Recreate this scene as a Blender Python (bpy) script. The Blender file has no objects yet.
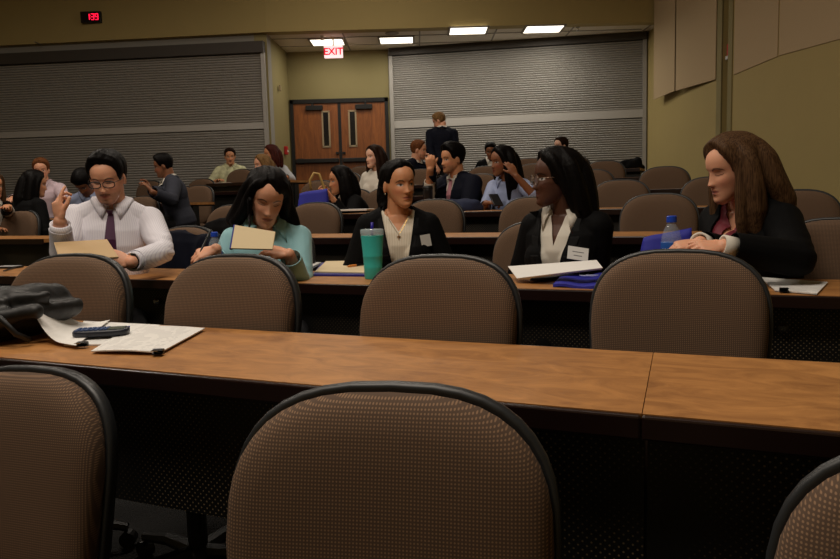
import bpy, bmesh, math
import numpy as np
from mathutils import Vector, Matrix
from mathutils.bvhtree import BVHTree

# ------------------------------------------------------------------ camera
FPX = 740.0
PITCH = math.atan(80.5/FPX)
ROLL = 0.027
CAMZ = 1.11
_cp, _sp = math.cos(PITCH), math.sin(PITCH)
_F = np.array([0, _cp, -_sp]); _R0 = np.array([1., 0, 0]); _U0 = np.array([0, _sp, _cp])
_cr, _sr = math.cos(ROLL), math.sin(ROLL)
_R = _cr*_R0 - _sr*_U0
_U = _cr*_U0 + _sr*_R0
CAM = np.array([0, 0, CAMZ])
cam_data = bpy.data.cameras.new('camera'); cam = bpy.data.objects.new('camera', cam_data)
bpy.context.scene.collection.objects.link(cam); bpy.context.scene.camera = cam
cam_data.sensor_width = 36; cam_data.lens = FPX/840*36; cam_data.clip_start = .05; cam_data.clip_end = 100
M = Matrix.Identity(4)
for i in range(3):
    M[i][0] = _R[i]; M[i][1] = _U[i]; M[i][2] = -_F[i]; M[i][3] = CAM[i]
cam.matrix_world = M

# ------------------------------------------------------------------ world, lights, exposure
sc = bpy.context.scene
sc.view_settings.view_transform = 'Standard'; sc.view_settings.look = 'None'
sc.view_settings.gamma = 1; sc.view_settings.exposure = 0.0
world = bpy.data.worlds.new('world'); sc.world = world; world.use_nodes = True
world.node_tree.nodes['Background'].inputs[0].default_value = (.5, .45, .4, 1)
world.node_tree.nodes['Background'].inputs[1].default_value = 0.02
def area(name, loc, sx, sy, power, col, rot=(0, 0, 0)):
    l = bpy.data.lights.new(name, 'AREA'); l.shape = 'RECTANGLE'; l.size = sx; l.size_y = sy
    l.energy = power; l.color = col
    o = bpy.data.objects.new(name, l); o.location = loc; o.rotation_euler = rot
    sc.collection.objects.link(o); return o
WARM = (1.0, .88, .74)
# hall lamps set in the high ceiling (above the frame)
area('hall_lamp', (-4.6, 6.6, 5.0), 1.6, .6, 66, WARM)
area('hall_lamp', (-1.0, 6.0, 5.0), 1.6, .6, 60, WARM)
area('hall_lamp', (-3.6, 2.2, 5.0), 1.6, .6, 46, WARM)
area('hall_lamp', (-0.4, 2.0, 5.0), 1.6, .6, 52, WARM)
area('hall_lamp', (-1.4, .5, 5.0), 1.6, .6, 95, WARM)
area('hall_lamp', (-0.6, 9.6, 5.0), 1.6, .6, 35, WARM)

# ------------------------------------------------------------------ pixel helpers (photograph 840x559 -> world)
def ray(px, py):
    return FPX*_F + (px-420)*_R + (279.5-py)*_U
def PY(px, py, Y):
    d = ray(px, py); return CAM + d*(Y/d[1])
def PZ(px, py, z):
    d = ray(px, py); return CAM + d*((z-CAMZ)/d[2])
def PX(px, py, X):
    d = ray(px, py); return CAM + d*(X/d[0])
def proj(p):
    q = np.asarray(p, float)-CAM; w = q@_F
    return 420+FPX*(q@_R)/w, 279.5-FPX*(q@_U)/w
TH = math.atan(FPX/1686.)
RU = np.array([math.cos(TH), -math.sin(TH), 0])     # along a row of seats
RN = np.array([math.sin(TH), math.cos(TH), 0])      # from row to row, away from the camera
def rowpt(px, Z0, z):
    lo, hi = -14., 9.
    o = np.array([0, Z0, z])
    for _ in range(50):
        m = (lo+hi)/2
        q = o+RU*m
        x = -1e9 if q[1] < .15 and m < 0 else (1e9 if q[1] < .15 else proj(q)[0])
        if x < px: lo = m
        else: hi = m
    return o+RU*lo

# ------------------------------------------------------------------ materials
def new_mat(name):
    m = bpy.data.materials.new(name); m.use_nodes = True
    nt = m.node_tree; return m, nt, nt.nodes['Principled BSDF']
def S(c):
    return tuple(((v/255)/12.92 if v/255 <= .04045 else ((v/255+.055)/1.055)**2.4) for v in c)+(1,)
def mat(name, col, rough=.6, metal=0, noise=0, nscale=30, bump=0, bscale=60, spec=.5, stretch=(1, 1, 1), alpha=1, trans=0, emit=None, estr=0, detail=4, sheen=0):
    m, nt, b = new_mat(name); N = nt.nodes; L = nt.links
    c = S(col)
    b.inputs['Base Color'].default_value = c; b.inputs['Roughness'].default_value = rough
    b.inputs['Metallic'].default_value = metal; b.inputs['Specular IOR Level'].default_value = spec
    b.inputs['Alpha'].default_value = alpha; b.inputs['Transmission Weight'].default_value = trans
    if sheen: b.inputs['Sheen Weight'].default_value = sheen
    if emit:
        b.inputs['Emission Color'].default_value = S(emit); b.inputs['Emission Strength'].default_value = estr
    tc = N.new('ShaderNodeTexCoord'); mp = N.new('ShaderNodeMapping'); mp.inputs['Scale'].default_value = stretch
    L.new(tc.outputs['Object'], mp.inputs[0])
    nz = N.new('ShaderNodeTexNoise'); nz.inputs['Scale'].default_value = nscale; nz.inputs['Detail'].default_value = detail
    L.new(mp.outputs[0], nz.inputs['Vector'])
    mx = N.new('ShaderNodeMix'); mx.data_type = 'RGBA'
    k = noise
    mx.inputs[6].default_value = tuple(v*(1-k) for v in c[:3])+(1,); mx.inputs[7].default_value = tuple(min(1, v*(1+k)) for v in c[:3])+(1,)
    L.new(nz.outputs['Fac'], mx.inputs[0]); L.new(mx.outputs[2], b.inputs['Base Color'])
    if bump:
        n2 = N.new('ShaderNodeTexNoise'); n2.inputs['Scale'].default_value = bscale; n2.inputs['Detail'].default_value = 3
        L.new(mp.outputs[0], n2.inputs['Vector'])
        bp = N.new('ShaderNodeBump'); bp.inputs['Strength'].default_value = bump; bp.inputs['Distance'].default_value = .01
        L.new(n2.outputs['Fac'], bp.inputs['Height']); L.new(bp.outputs[0], b.inputs['Normal'])
    return m
def math_node(nt, op, a, b=None):
    n = nt.nodes.new('ShaderNodeMath'); n.operation = op
    for i, v in enumerate((a, b)):
        if v is None: continue
        if isinstance(v, (int, float)): n.inputs[i].default_value = v
        else: nt.links.new(v, n.inputs[i])
    return n.outputs[0]
def dots_mat(name, base, dot, period, thr, rough, ax='xz', zmod=None):
    """a regular grid of small dots in object space"""
    m, nt, b = new_mat(name); N = nt.nodes; L = nt.links
    tc = N.new('ShaderNodeTexCoord'); sp = N.new('ShaderNodeSeparateXYZ'); L.new(tc.outputs['Object'], sp.inputs[0])
    A = sp.outputs[ax[0].upper()]; B = sp.outputs[ax[1].upper()]
    k = 2*math.pi/period
    s = math_node(nt, 'MULTIPLY', math_node(nt, 'COSINE', math_node(nt, 'MULTIPLY', A, k)), math_node(nt, 'COSINE', math_node(nt, 'MULTIPLY', B, k)))
    if ax == 'xz' and zmod is None:
        s = math_node(nt, 'ABSOLUTE', s)
    mr = N.new('ShaderNodeMapRange'); mr.inputs['From Min'].default_value = thr-.15; mr.inputs['From Max'].default_value = thr+.15
    L.new(s, mr.inputs['Value'])
    fac = mr.outputs[0]
    if zmod:
        nz = N.new('ShaderNodeTexNoise'); nz.inputs['Scale'].default_value = 3.0; L.new(tc.outputs['Object'], nz.inputs['Vector'])
        m2 = N.new('ShaderNodeMapRange'); m2.inputs['From Min'].default_value = .38; m2.inputs['From Max'].default_value = .56
        L.new(nz.outputs['Fac'], m2.inputs['Value']); fac = math_node(nt, 'MULTIPLY', fac, m2.outputs[0])
    mx = N.new('ShaderNodeMix'); mx.data_type = 'RGBA'; mx.inputs[6].default_value = S(base); mx.inputs[7].default_value = S(dot)
    L.new(fac, mx.inputs[0]); L.new(mx.outputs[2], b.inputs['Base Color'])
    b.inputs['Roughness'].default_value = rough
    return m
def stripes_mat(name, c1, c2, period, width, axis='X', rough=.7):
    m, nt, b = new_mat(name); N = nt.nodes; L = nt.links
    tc = N.new('ShaderNodeTexCoord'); sp = N.new('ShaderNodeSeparateXYZ'); L.new(tc.outputs['Object'], sp.inputs[0])
    nz = N.new('ShaderNodeTexNoise'); nz.inputs['Scale'].default_value = 6; L.new(tc.outputs['Object'], nz.inputs['Vector'])
    a = math_node(nt, 'ADD', sp.outputs[axis], math_node(nt, 'MULTIPLY', nz.outputs['Fac'], .03))
    s = math_node(nt, 'COSINE', math_node(nt, 'MULTIPLY', a, 2*math.pi/period))
    mr = N.new('ShaderNodeMapRange'); mr.inputs['From Min'].default_value = width-.1; mr.inputs['From Max'].default_value = width+.1
    L.new(s, mr.inputs['Value'])
    mx = N.new('ShaderNodeMix'); mx.data_type = 'RGBA'; mx.inputs[6].default_value = S(c1); mx.inputs[7].default_value = S(c2)
    L.new(mr.outputs[0], mx.inputs[0]); L.new(mx.outputs[2], b.inputs['Base Color']); b.inputs['Roughness'].default_value = rough
    return m
def wood_mat(name, c1, c2, scale, stretch, rough=.4, spec=.4):
    m, nt, b = new_mat(name); N = nt.nodes; L = nt.links
    tc = N.new('ShaderNodeTexCoord'); mp = N.new('ShaderNodeMapping'); mp.inputs['Scale'].default_value = stretch
    L.new(tc.outputs['Object'], mp.inputs[0])
    nz = N.new('ShaderNodeTexNoise'); nz.inputs['Scale'].default_value = scale; nz.inputs['Detail'].default_value = 7; nz.inputs['Roughness'].default_value = .65
    nz.inputs['Distortion'].default_value = 1.2
    L.new(mp.outputs[0], nz.inputs['Vector'])
    cr = N.new('ShaderNodeValToRGB'); cr.color_ramp.elements[0].position = .3; cr.color_ramp.elements[1].position = .7
    cr.color_ramp.elements[0].color = S(c1); cr.color_ramp.elements[1].color = S(c2)
    L.new(nz.outputs['Fac'], cr.inputs[0]); L.new(cr.outputs[0], b.inputs['Base Color'])
    b.inputs['Roughness'].default_value = rough; b.inputs['Specular IOR Level'].default_value = spec
    return m
def attr_mat(name, rough=.5, sss=0.0, bump=0, bscale=200):
    m, nt, b = new_mat(name); N = nt.nodes; L = nt.links
    a = N.new('ShaderNodeAttribute'); a.attribute_name = 'Col'; L.new(a.outputs['Color'], b.inputs['Base Color'])
    b.inputs['Roughness'].default_value = rough; b.inputs['Specular IOR Level'].default_value = .4
    if sss:
        b.inputs['Subsurface Weight'].default_value = sss; b.inputs['Subsurface Scale'].default_value = .02
        b.inputs['Subsurface Radius'].default_value = (1, .35, .2)
    return m

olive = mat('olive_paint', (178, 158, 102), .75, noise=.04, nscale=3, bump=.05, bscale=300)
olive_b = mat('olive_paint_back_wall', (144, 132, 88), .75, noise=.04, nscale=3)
fabric_panel = mat('acoustic_panel_fabric', (192, 168, 132), .9, noise=.06, nscale=180, bump=.1, bscale=500)
groove = mat('dark_groove', (84, 74, 40), .8)
ceil_m = mat('ceiling_tile', (232, 222, 206), .9, noise=.05, nscale=60, bump=.2, bscale=400)
ceil_hi = mat('high_ceiling_paint', (190, 176, 150), .9)
tbar = mat('ceiling_grid', (150, 140, 125), .6)
slat_m = mat('blind_slat', (176, 172, 166), .45, metal=.25, noise=.03)
slat_d = mat('blind_gap', (150, 146, 138), .8)
door_wood = wood_mat('door_veneer', (112, 62, 28), (156, 92, 44), 3.0, (6, 6, .7), .42)
black_metal = mat('black_metal', (22, 21, 20), .45, spec=.4)
alum = mat('brushed_frame', (168, 150, 120), .4, metal=.4)
glass_dark = mat('wired_glass', (26, 26, 28), .12, spec=.7)
chrome = mat('chrome', (200, 198, 190), .2, metal=1)
desk_top_m = wood_mat('desk_laminate', (138, 92, 50), (190, 134, 76), 6.0, (1, 2.2, 1), .5, .35)
desk_edge_m = mat('mahogany_edge', (34, 18, 15), .3, spec=.5, noise=.2, nscale=20)
panel_m = dots_mat('perforated_panel', (9, 9, 8), (140, 122, 96), .0165, .78, .5, ax='xz', zmod=True)  # pale dot colour paints in the light showing through the holes
panel_plain = mat('panel_frame', (18, 17, 16), .5)
fabric_m = dots_mat('chair_fabric', (82, 62, 46), (134, 104, 78), .0098, .68, .9)
shell_m = mat('chair_shell', (38, 40, 42), .42, spec=.5)
carpet_m = mat('carpet', (24, 24, 24), .95, noise=.9, nscale=90, bump=.8, bscale=160)
white_paper = mat('paper', (232, 230, 226), .7)

# ------------------------------------------------------------------ mesh helpers
class MB:
    """collects closed shapes, builds ONE mesh object"""
    def __init__(s): s.v = []; s.f = []
    def add(s, vs, fs):
        o = len(s.v); s.v += [tuple(map(float, v)) for v in vs]; s.f += [tuple(i+o for i in f) for f in fs]; return s
    def box(s, c, d, rot=None):
        c = np.array(c, float); h = np.array(d, float)/2; R = np.eye(3) if rot is None else rot
        vs = [c+R@(h*np.array(q)) for q in ((-1,-1,-1),(1,-1,-1),(1,1,-1),(-1,1,-1),(-1,-1,1),(1,-1,1),(1,1,1),(-1,1,1))]
        return s.add(vs, [(0,3,2,1),(4,5,6,7),(0,1,5,4),(1,2,6,5),(2,3,7,6),(3,0,4,7)])
    def prism(s, poly, z0, z1):
        n = len(poly); vs = [(p[0], p[1], z0) for p in poly]+[(p[0], p[1], z1) for p in poly]
        a = sum(poly[i][0]*poly[(i+1) % n][1]-poly[(i+1) % n][0]*poly[i][1] for i in range(n))
        fs = [tuple(range(n))[::-1], tuple(range(n, 2*n))]+[(i, (i+1) % n, n+(i+1) % n, n+i) for i in range(n)]
        if a < 0: fs = [f[::-1] for f in fs]
        return s.add(vs, fs)
    def rings(s, R, cap=True):
        n = len(R[0]); vs = [p for r in R for p in r]; fs = []
        for k in range(len(R)-1):
            for i in range(n):
                j = (i+1) % n; fs.append((k*n+i, k*n+j, (k+1)*n+j, (k+1)*n+i))
        if cap: fs += [tuple(range(n))[::-1], tuple((len(R)-1)*n+i for i in range(n))]
        return s.add(vs, fs)
    def lathe(s, prof, c=(0, 0, 0), n=24, axis=(0, 0, 1)):
        ax = np.array(axis, float); ax /= np.linalg.norm(ax)
        a = np.cross(ax, (0, 1, 0) if abs(ax[1]) < .9 else (1, 0, 0)); a /= np.linalg.norm(a); b = np.cross(ax, a); c = np.array(c, float)
        R = [[c+ax*z+max(r, 1e-4)*(math.cos(t)*a+math.sin(t)*b) for t in [2*math.pi*i/n for i in range(n)]] for r, z in prof]
        return s.rings(R)
    def tube(s, pts, r, n=10):
        pts = [np.array(p, float) for p in pts]; rr = r if isinstance(r, (list, tuple)) else [r]*len(pts)
        R = []; up = None
        for i, p in enumerate(pts):
            t = pts[min(i+1, len(pts)-1)]-pts[max(i-1, 0)]; t /= max(np.linalg.norm(t), 1e-9)
            if up is None: up = np.array((0, 0, 1.)) if abs(t[2]) < .9 else np.array((1., 0, 0))
            a = np.cross(t, up); a /= max(np.linalg.norm(a), 1e-9); b = np.cross(a, t); up = b
            R.append([p+rr[i]*(math.cos(q)*a+math.sin(q)*b) for q in [2*math.pi*k/n for k in range(n)]])
        return s.rings(R)
    def capsule(s, p, q, r1, r2, n=14, flat=None):
        """tapered capsule; flat=(vec, k): squashed to k along vec"""
        p = np.array(p, float); q = np.array(q, float); ax = q-p; L = max(np.linalg.norm(ax), 1e-6); ax = ax/L
        a = np.cross(ax, (0, 0, 1) if abs(ax[2]) < .9 else (1, 0, 0)); a /= np.linalg.norm(a); b = np.cross(ax, a); R = []
        for k in range(5):
            t = math.pi/2*(k+.35)/5; R.append((p-ax*r1*math.cos(t), r1*math.sin(t)))
        R.append((p, r1)); R.append((q, r2))
        for k in range(4, -1, -1):
            t = math.pi/2*(k+.35)/5; R.append((q+ax*r2*math.cos(t), r2*math.sin(t)))
        rg = []
        for c, r in R:
            ring = []
            for i in range(n):
                an = 2*math.pi*i/n; d = r*(math.cos(an)*a+math.sin(an)*b)
                if flat is not None:
                    fv = np.array(flat[0], float); d = d-fv*(d@fv)*(1-flat[1])
                ring.append(c+d)
            rg.append(ring)
        return s.rings(rg)
    def loft(s, cs, rx, ry, X, Y, n=24, e=2.2):
        rg = []
        for c, a, b in zip(cs, rx, ry):
            ring = []
            for i in range(n):
                t = 2*math.pi*i/n; ct, st = math.cos(t), math.sin(t)
                ring.append(np.array(c)+X*a*math.copysign(abs(ct)**(2/e), ct)+Y*b*math.copysign(abs(st)**(2/e), st))
            rg.append(ring)
        return s.rings(rg)
    def ell(s, c, A, r, n=16, m=10):
        """ellipsoid; A: 3x3 with columns = axes"""
        c = np.array(c, float); rg = []
        for k in range(m):
            ph = math.pi*(k+.25)/(m-.5)-math.pi/2
            rg.append([c+A@np.array((r[0]*math.cos(ph)*math.cos(t), r[1]*math.cos(ph)*math.sin(t), r[2]*math.sin(ph))) for t in [2*math.pi*i/n for i in range(n)]])
        return s.rings(rg)
    def mesh(s, name):
        me = bpy.data.meshes.new(name); me.from_pydata(s.v, [], s.f); me.update(); return me
    def build(s, name, m=None, parent=None, smooth=False, bevel=0, fix=True):
        me = s.mesh(name)
        if fix:
            bm = bmesh.new(); bm.from_mesh(me); bmesh.ops.recalc_face_normals(bm, faces=bm.faces); bm.to_mesh(me); bm.free()
        return link(name, me, m, parent, smooth, bevel)
def link(name, me, m=None, parent=None, smooth=False, bevel=0):
    o = bpy.data.objects.new(name, me); sc.collection.objects.link(o)
    if m: me.materials.append(m)
    if parent is not None: o.parent = parent
    if smooth:
        me.polygons.foreach_set('use_smooth', [True]*len(me.polygons))
    if bevel:
        b = o.modifiers.new('bevel', 'BEVEL'); b.width = bevel; b.segments = 2; b.limit_method = 'ANGLE'
    return o
def tag(o, label=None, cat=None, group=None, kind=None):
    if label: o['label'] = label
    if cat: o['category'] = cat
    if group: o['group'] = group
    if kind: o['kind'] = kind
    return o
def empty(name, loc, rz=0):
    o = bpy.data.objects.new(name, None); o.location = tuple(loc); o.rotation_euler = (0, 0, rz); o.empty_display_size = .1
    sc.collection.objects.link(o); return o
def copy_tree(o, parent=None):
    c = o.copy(); sc.collection.objects.link(c); c.parent = parent
    for ch in list(o.children): copy_tree(ch, c)
    return c
def rotz(a):
    return np.array([[math.cos(a), -math.sin(a), 0], [math.sin(a), math.cos(a), 0], [0, 0, 1]])
def struct(name, mb, m, parent=None, **k):
    o = mb.build(name, m, parent, **k)
    if parent is None: o['kind'] = 'structure'
    return o

# ------------------------------------------------------------------ the room
CEIL_LO = 3.75; CEIL_HI = 5.05; YS = 11.85; YB = 13.45; XL = -10.0
BACKZ = .80
XWR = lambda Y: 3.74+(11.85-Y)*.09 if Y < 11.95 else 3.86                         # right wall, slightly splayed
TIER = [-.10, 0., .04, .155, .27, .40, .53, .66]
DESKZ = [None, 1.37, 2.80, 4.20, 5.60, 7.00, 8.40, 9.80]   # front edge of the desk of row k, on the camera axis
# floor: tiers cut along the rows
def clip(poly, n, d):                                      # keep n.p >= d
    out = []
    for i in range(len(poly)):
        a, b = np.array(poly[i]), np.array(poly[(i+1) % len(poly)]); fa, fb = a@n-d, b@n-d
        if fa >= 0: out.append(tuple(a))
        if fa*fb < 0: out.append(tuple(a+(b-a)*fa/(fa-fb)))
    return out
room = [(XL, -3.5), (XWR(-3.5), -3.5), (XWR(13.6), 13.6), (XL, 13.6)]
n2 = RN[:2]; ct = math.cos(TH)
bounds = [-1e3, 1.37-.12, 2.80-.15, 4.2-.15, 5.6-.15, 7.0-.15, 8.4-.15, 9.8-.15, 11.9]
fl = MB()
for k in range(9):
    p = clip(room, n2, bounds[k]*ct)
    if k < 8: p = clip(p, -n2, -bounds[k+1]*ct)
    if len(p) > 2: fl.prism(p, -.4, (TIER+[BACKZ])[k])
struct('floor', fl, carpet_m)
def wall_box(name, m, x0, x1, y0, y1, z0, z1):
    return struct(name, MB().box(((x0+x1)/2, (y0+y1)/2, (z0+z1)/2), (x1-x0, y1-y0, z1-z0)), m)
p268 = PY(268, 40, YS+.1)[0]; pdoorR = PY(389, 90, YB)[0]; pdoorL = PY(288.5, 90, YB)[0]
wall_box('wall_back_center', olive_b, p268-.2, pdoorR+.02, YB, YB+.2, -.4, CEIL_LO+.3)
# slanted back wall on the right, behind the blinds
def quad_wall(name, m, a, b, z0, z1, th=.2):
    a = np.array(a); b = np.array(b); d = (b-a)/np.linalg.norm(b-a); nn = np.array((-d[1], d[0]))
    return struct(name, MB().prism([a, b, b+nn*th, a+nn*th], z0, z1), m)
bR0 = PY(389, 90, YB)[:2]; bR1 = PY(646, 100, 12.62)[:2]
quad_wall('wall_back_right', slat_d, bR0, bR1+np.array((.2, -.01)), -.4, CEIL_LO+.3)
# left part of the back wall with its return to the door recess
SL = .10                                                   # the left half of the back wall runs off at a small angle
def yl(x): return YS+max(0, p268-x)*SL
quad_wall('wall_back_left', slat_d, (XL, yl(XL)+.1), (p268-.02, YS+.1), -.4, CEIL_LO+.3)
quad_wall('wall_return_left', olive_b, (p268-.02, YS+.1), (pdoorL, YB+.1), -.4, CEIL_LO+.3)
quad_wall('wall_left', olive, (XL, -3.5), (XL, YB), -.4, CEIL_HI+.1, .2)
wall_box('wall_front', olive, XL, XWR(-3.5)+.3, -3.7, -3.5, -.4, CEIL_HI+.1)
# soffit above the back of the hall
struct('wall_soffit', MB().prism([(XL, yl(XL)), (p268, YS), (XWR(YS)+.2, YS), (XWR(YS)+.2, YS+.22), (p268, YS+.22), (XL, yl(XL)+.22)], CEIL_LO, CEIL_HI+.1), olive)
# right wall: plain sheet with a vertical channel
yc0 = PX(728, 60, XWR(8.9))[1]; 
def wall_y(px, py=60):                                     # where the column px meets the right wall
    lo, hi = 2.0, 11.85
    for _ in range(40):
        m = (lo+hi)/2
        if proj((XWR(m), m, 2.4))[0] > px: lo = m
        else: hi = m
    return lo
ya, yb = wall_y(728.5), wall_y(722)
def rseg(name, m, y0, y1, off=0, z0=-.4, z1=CEIL_HI+.1, th=.25):
    return struct(name, MB().prism([(XWR(y0)+off, y0), (XWR(y1)+off, y1), (XWR(y1)+off+th, y1), (XWR(y0)+off+th, y0)], z0, z1), m)
rseg('wall_right', olive, -3.5, ya)
rseg('wall_right', olive, yb, 13.0)
rseg('wall_right_channel', groove, ya-.05, yb+.05, .12)
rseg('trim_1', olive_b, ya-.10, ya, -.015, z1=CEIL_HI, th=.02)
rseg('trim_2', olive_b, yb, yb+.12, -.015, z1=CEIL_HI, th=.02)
# acoustic panels on the right wall
def panel(pxa, pxb, pya, pyb, label):
    y1, y0 = wall_y(pxa, pya), wall_y(pxb, pyb)            # y1 far, y0 near
    za = PX(pxa, pya, XWR(y1))[2]; zb = PX(pxb, pyb, XWR(y0))[2]
    mb = MB(); t = .012; zt = CEIL_HI-.15
    a = [(XWR(y0)-t, y0+.004, zb), (XWR(y1)-t, y1-.004, za), (XWR(y1)-t, y1-.004, zt), (XWR(y0)-t, y0+.004, zt)]
    b = [(x+t-.001, y, z) for x, y, z in a]
    mb.add(a+b, [(0,1,2,3),(7,6,5,4),(0,4,5,1),(1,5,6,2),(2,6,7,3),(3,7,4,0)])
    o = mb.build('acoustic_panel', fabric_panel, bevel=.004)
    tag(o, label, 'wall panel', 'fabric panels on the right wall')
panel(654, 675, 100, 91, 'narrow fabric wall panel nearest the blinds corner')
panel(676, 716, 91, 79.5, 'fabric wall panel just left of the dark wall channel')
panel(734, 778, 75, 56.5, 'fabric wall panel just right of the dark wall channel')
panel(779, 852, 56, 36, 'fabric wall panel running out of the frame at right')
# ceilings
wall_box('ceiling', ceil_hi, XL, XWR(-3.5)+.3, -3.7, YS+1.2, CEIL_HI+.02, CEIL_HI+.2)
cl = struct('ceiling_low', MB().prism([(XL, yl(XL)+.01), (p268, YS+.01), (4.1, YS+.01), (4.1, 13.8), (XL, 13.8)], CEIL_LO+.001, CEIL_LO+.1), ceil_m)
g = MB()
for i in range(-8, 4):
    g.box((i*1.22+.1, (YS+.2+YB)/2, CEIL_LO-.003), (.024, YB-YS-.25, .008))
for y in (12.35, 12.96):
    g.box(((XL+3.7)/2, y, CEIL_LO-.0031), (3.7-XL, .024, .0082))
struct('trim_3', g, tbar)

# ceiling lights
lamp_emit = mat('lamp_diffuser', (255, 250, 240), .5, emit=(255, 247, 232), estr=2.6)
def troffer(quad, label, power):
    """quad: px corners; fixture lies in the low ceiling"""
    P = [PZ(x, y, CEIL_LO-.012) for x, y in quad]
    x0 = min(p[0] for p in P); x1 = max(p[0] for p in P); y0 = min(p[1] for p in P); y1 = max(p[1] for p in P)
    c = np.array(((x0+x1)/2, (y0+y1)/2, CEIL_LO-.012)); dx, dy = .60, .52
    e = empty('ceiling_light', c); tag(e, label, 'ceiling light', 'square ceiling lights at the back')
    w = (x1-x0)/2
    f = MB()
    for sx in (-1, 1):
        f.box((sx*(w+.01), 0, 0), (.03, dy+.03, .022)); f.box((0, sx*(dy/2), 0), (2*w+.02, .03, .022))
    f.build('light_frame', tbar, e)
    MB().box((0, 0, .002), (2*w-.015, dy-.035, .01)).build('diffuser', lamp_emit, e)
    l = area('lamp_glow', c+np.array((0, 0, -.03)), 2*w-.05, dy-.1, power, (1, .93, .80)); 
for q, lb, pw in (([(309, 39), (341, 39), (345, 45), (314, 46)], 'lit ceiling light above the exit sign, first from the left', 7),
                  ([(379, 37), (410, 37), (413, 43), (381, 44)], 'lit ceiling light, second from the left, above the door edge', 8),
                  ([(451, 27), (486, 27), (485, 34), (449, 35)], 'lit ceiling light, third from the left', 13),
                  ([(527, 26), (562, 25), (559, 32), (524, 33)], 'lit ceiling light, farthest to the right', 13)):
    troffer(q, lb, pw)
# ceiling speaker and sprinklers
def disc(name, px, py, z, r, m, label, cat, prof=None):
    c = PZ(px, py, z); mb = MB().lathe(prof or [(r, 0), (r, -.008), (r*.9, -.012), (r*.3, -.012)], (0, 0, 0), 24)
    o = mb.build(name, m); o.location = c; tag(o, label, cat); return o
disc('ceiling_speaker', 392, 33, CEIL_LO-.001, .11, tbar, 'round ceiling speaker grille between the left ceiling lights', 'speaker')
spr = [(.035, 0), (.035, -.006), (.012, -.008), (.012, -.05), (.028, -.055), (.028, -.06)]
disc('sprinkler', 322, 36, CEIL_LO-.001, .03, chrome, 'small sprinkler head in the ceiling above the exit sign', 'sprinkler', spr)
disc('sprinkler', 578, 27, CEIL_LO-.001, .03, chrome, 'small sprinkler head in the ceiling right of the lights', 'sprinkler', spr)

# ------------------------------------------------------------------ corrugated blinds
def blinds(name, a, b, z0, z1, zb0, zb1, label, nslat):
    a = np.array(a); b = np.array(b); d = (b-a)/np.linalg.norm(b-a); nn = np.array((d[1], -d[0]))   # towards the hall
    e = empty(name, (a[0], a[1], z0)); tag(e, label, 'blinds')
    L = np.linalg.norm(b-a); A = np.array((a[0], a[1]))
    def P(s, out, z): return np.array((d[0]*s+nn[0]*out, d[1]*s+nn[1]*out, z-z0))
    sl = MB(); z = z0; pitch = (z1-z0)/nslat
    segs = [(.06, L-.06)]
    while z < z1-pitch*.5:
        if not (zb0-pitch*.6 < z < zb1-.01):
            for s0, s1 in segs:
                pr = [(.030, 0), (.044, pitch*.25), (.047, pitch*.5), (.032, pitch*.85), (.028, pitch*.88)]
                sl.rings([[P(s, o, z+dz) for o, dz in pr] for s in (s0, s1)])
        z += pitch
    sl.build('slats', slat_m, e)
    MB().rings([[P(s, o, zz) for o, zz in ((.02, zb0), (.05, zb0), (.05, zb1), (.02, zb1))] for s in (.06, L-.06)]).build('middle_rail', rail_m, e)
    for s in (0, L-.06):
        MB().rings([[P(s+q, o, zz) for q, o in ((0, .005), (.06, .005), (.06, .075), (0, .075))] for zz in (z0, z1)]).build('side_channel', slat_m, e)
    MB().rings([[P(s, o, zz) for o, zz in ((.005, z1), (.12, z1), (.12, z1+.17), (.005, z1+.17))] for s in (0, L)]).build('head_box', slat_dark, e)
    return e
rail_m = mat('blind_rail', (186, 182, 176), .5, metal=.2)
slat_dark = mat('blind_head', (70, 64, 58), .6)
def zat(px, py, Y): return PY(px, py, Y)[2]
zbL = (zat(140, 131.5, YS), zat(140, 125, YS))
blinds('shutter_blinds', (XL+.1, yl(XL+.1)+.1), (p268-.05, YS+.1), 1.25, CEIL_LO-.30, zbL[0], zbL[1],
       'wide grey slatted blinds on the darker left back wall', 56)
d0 = bR0+np.array((.03, 0.0)); d1 = bR1
zbR = (zat(520, 123, 13.0), zat(520, 115, 13.0))
blinds('shutter_blinds', d0, d1, 1.38, CEIL_LO-.12, zbR[0], zbR[1],
       'bright grey slatted blinds on the back wall right of the doors', 60)

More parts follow.
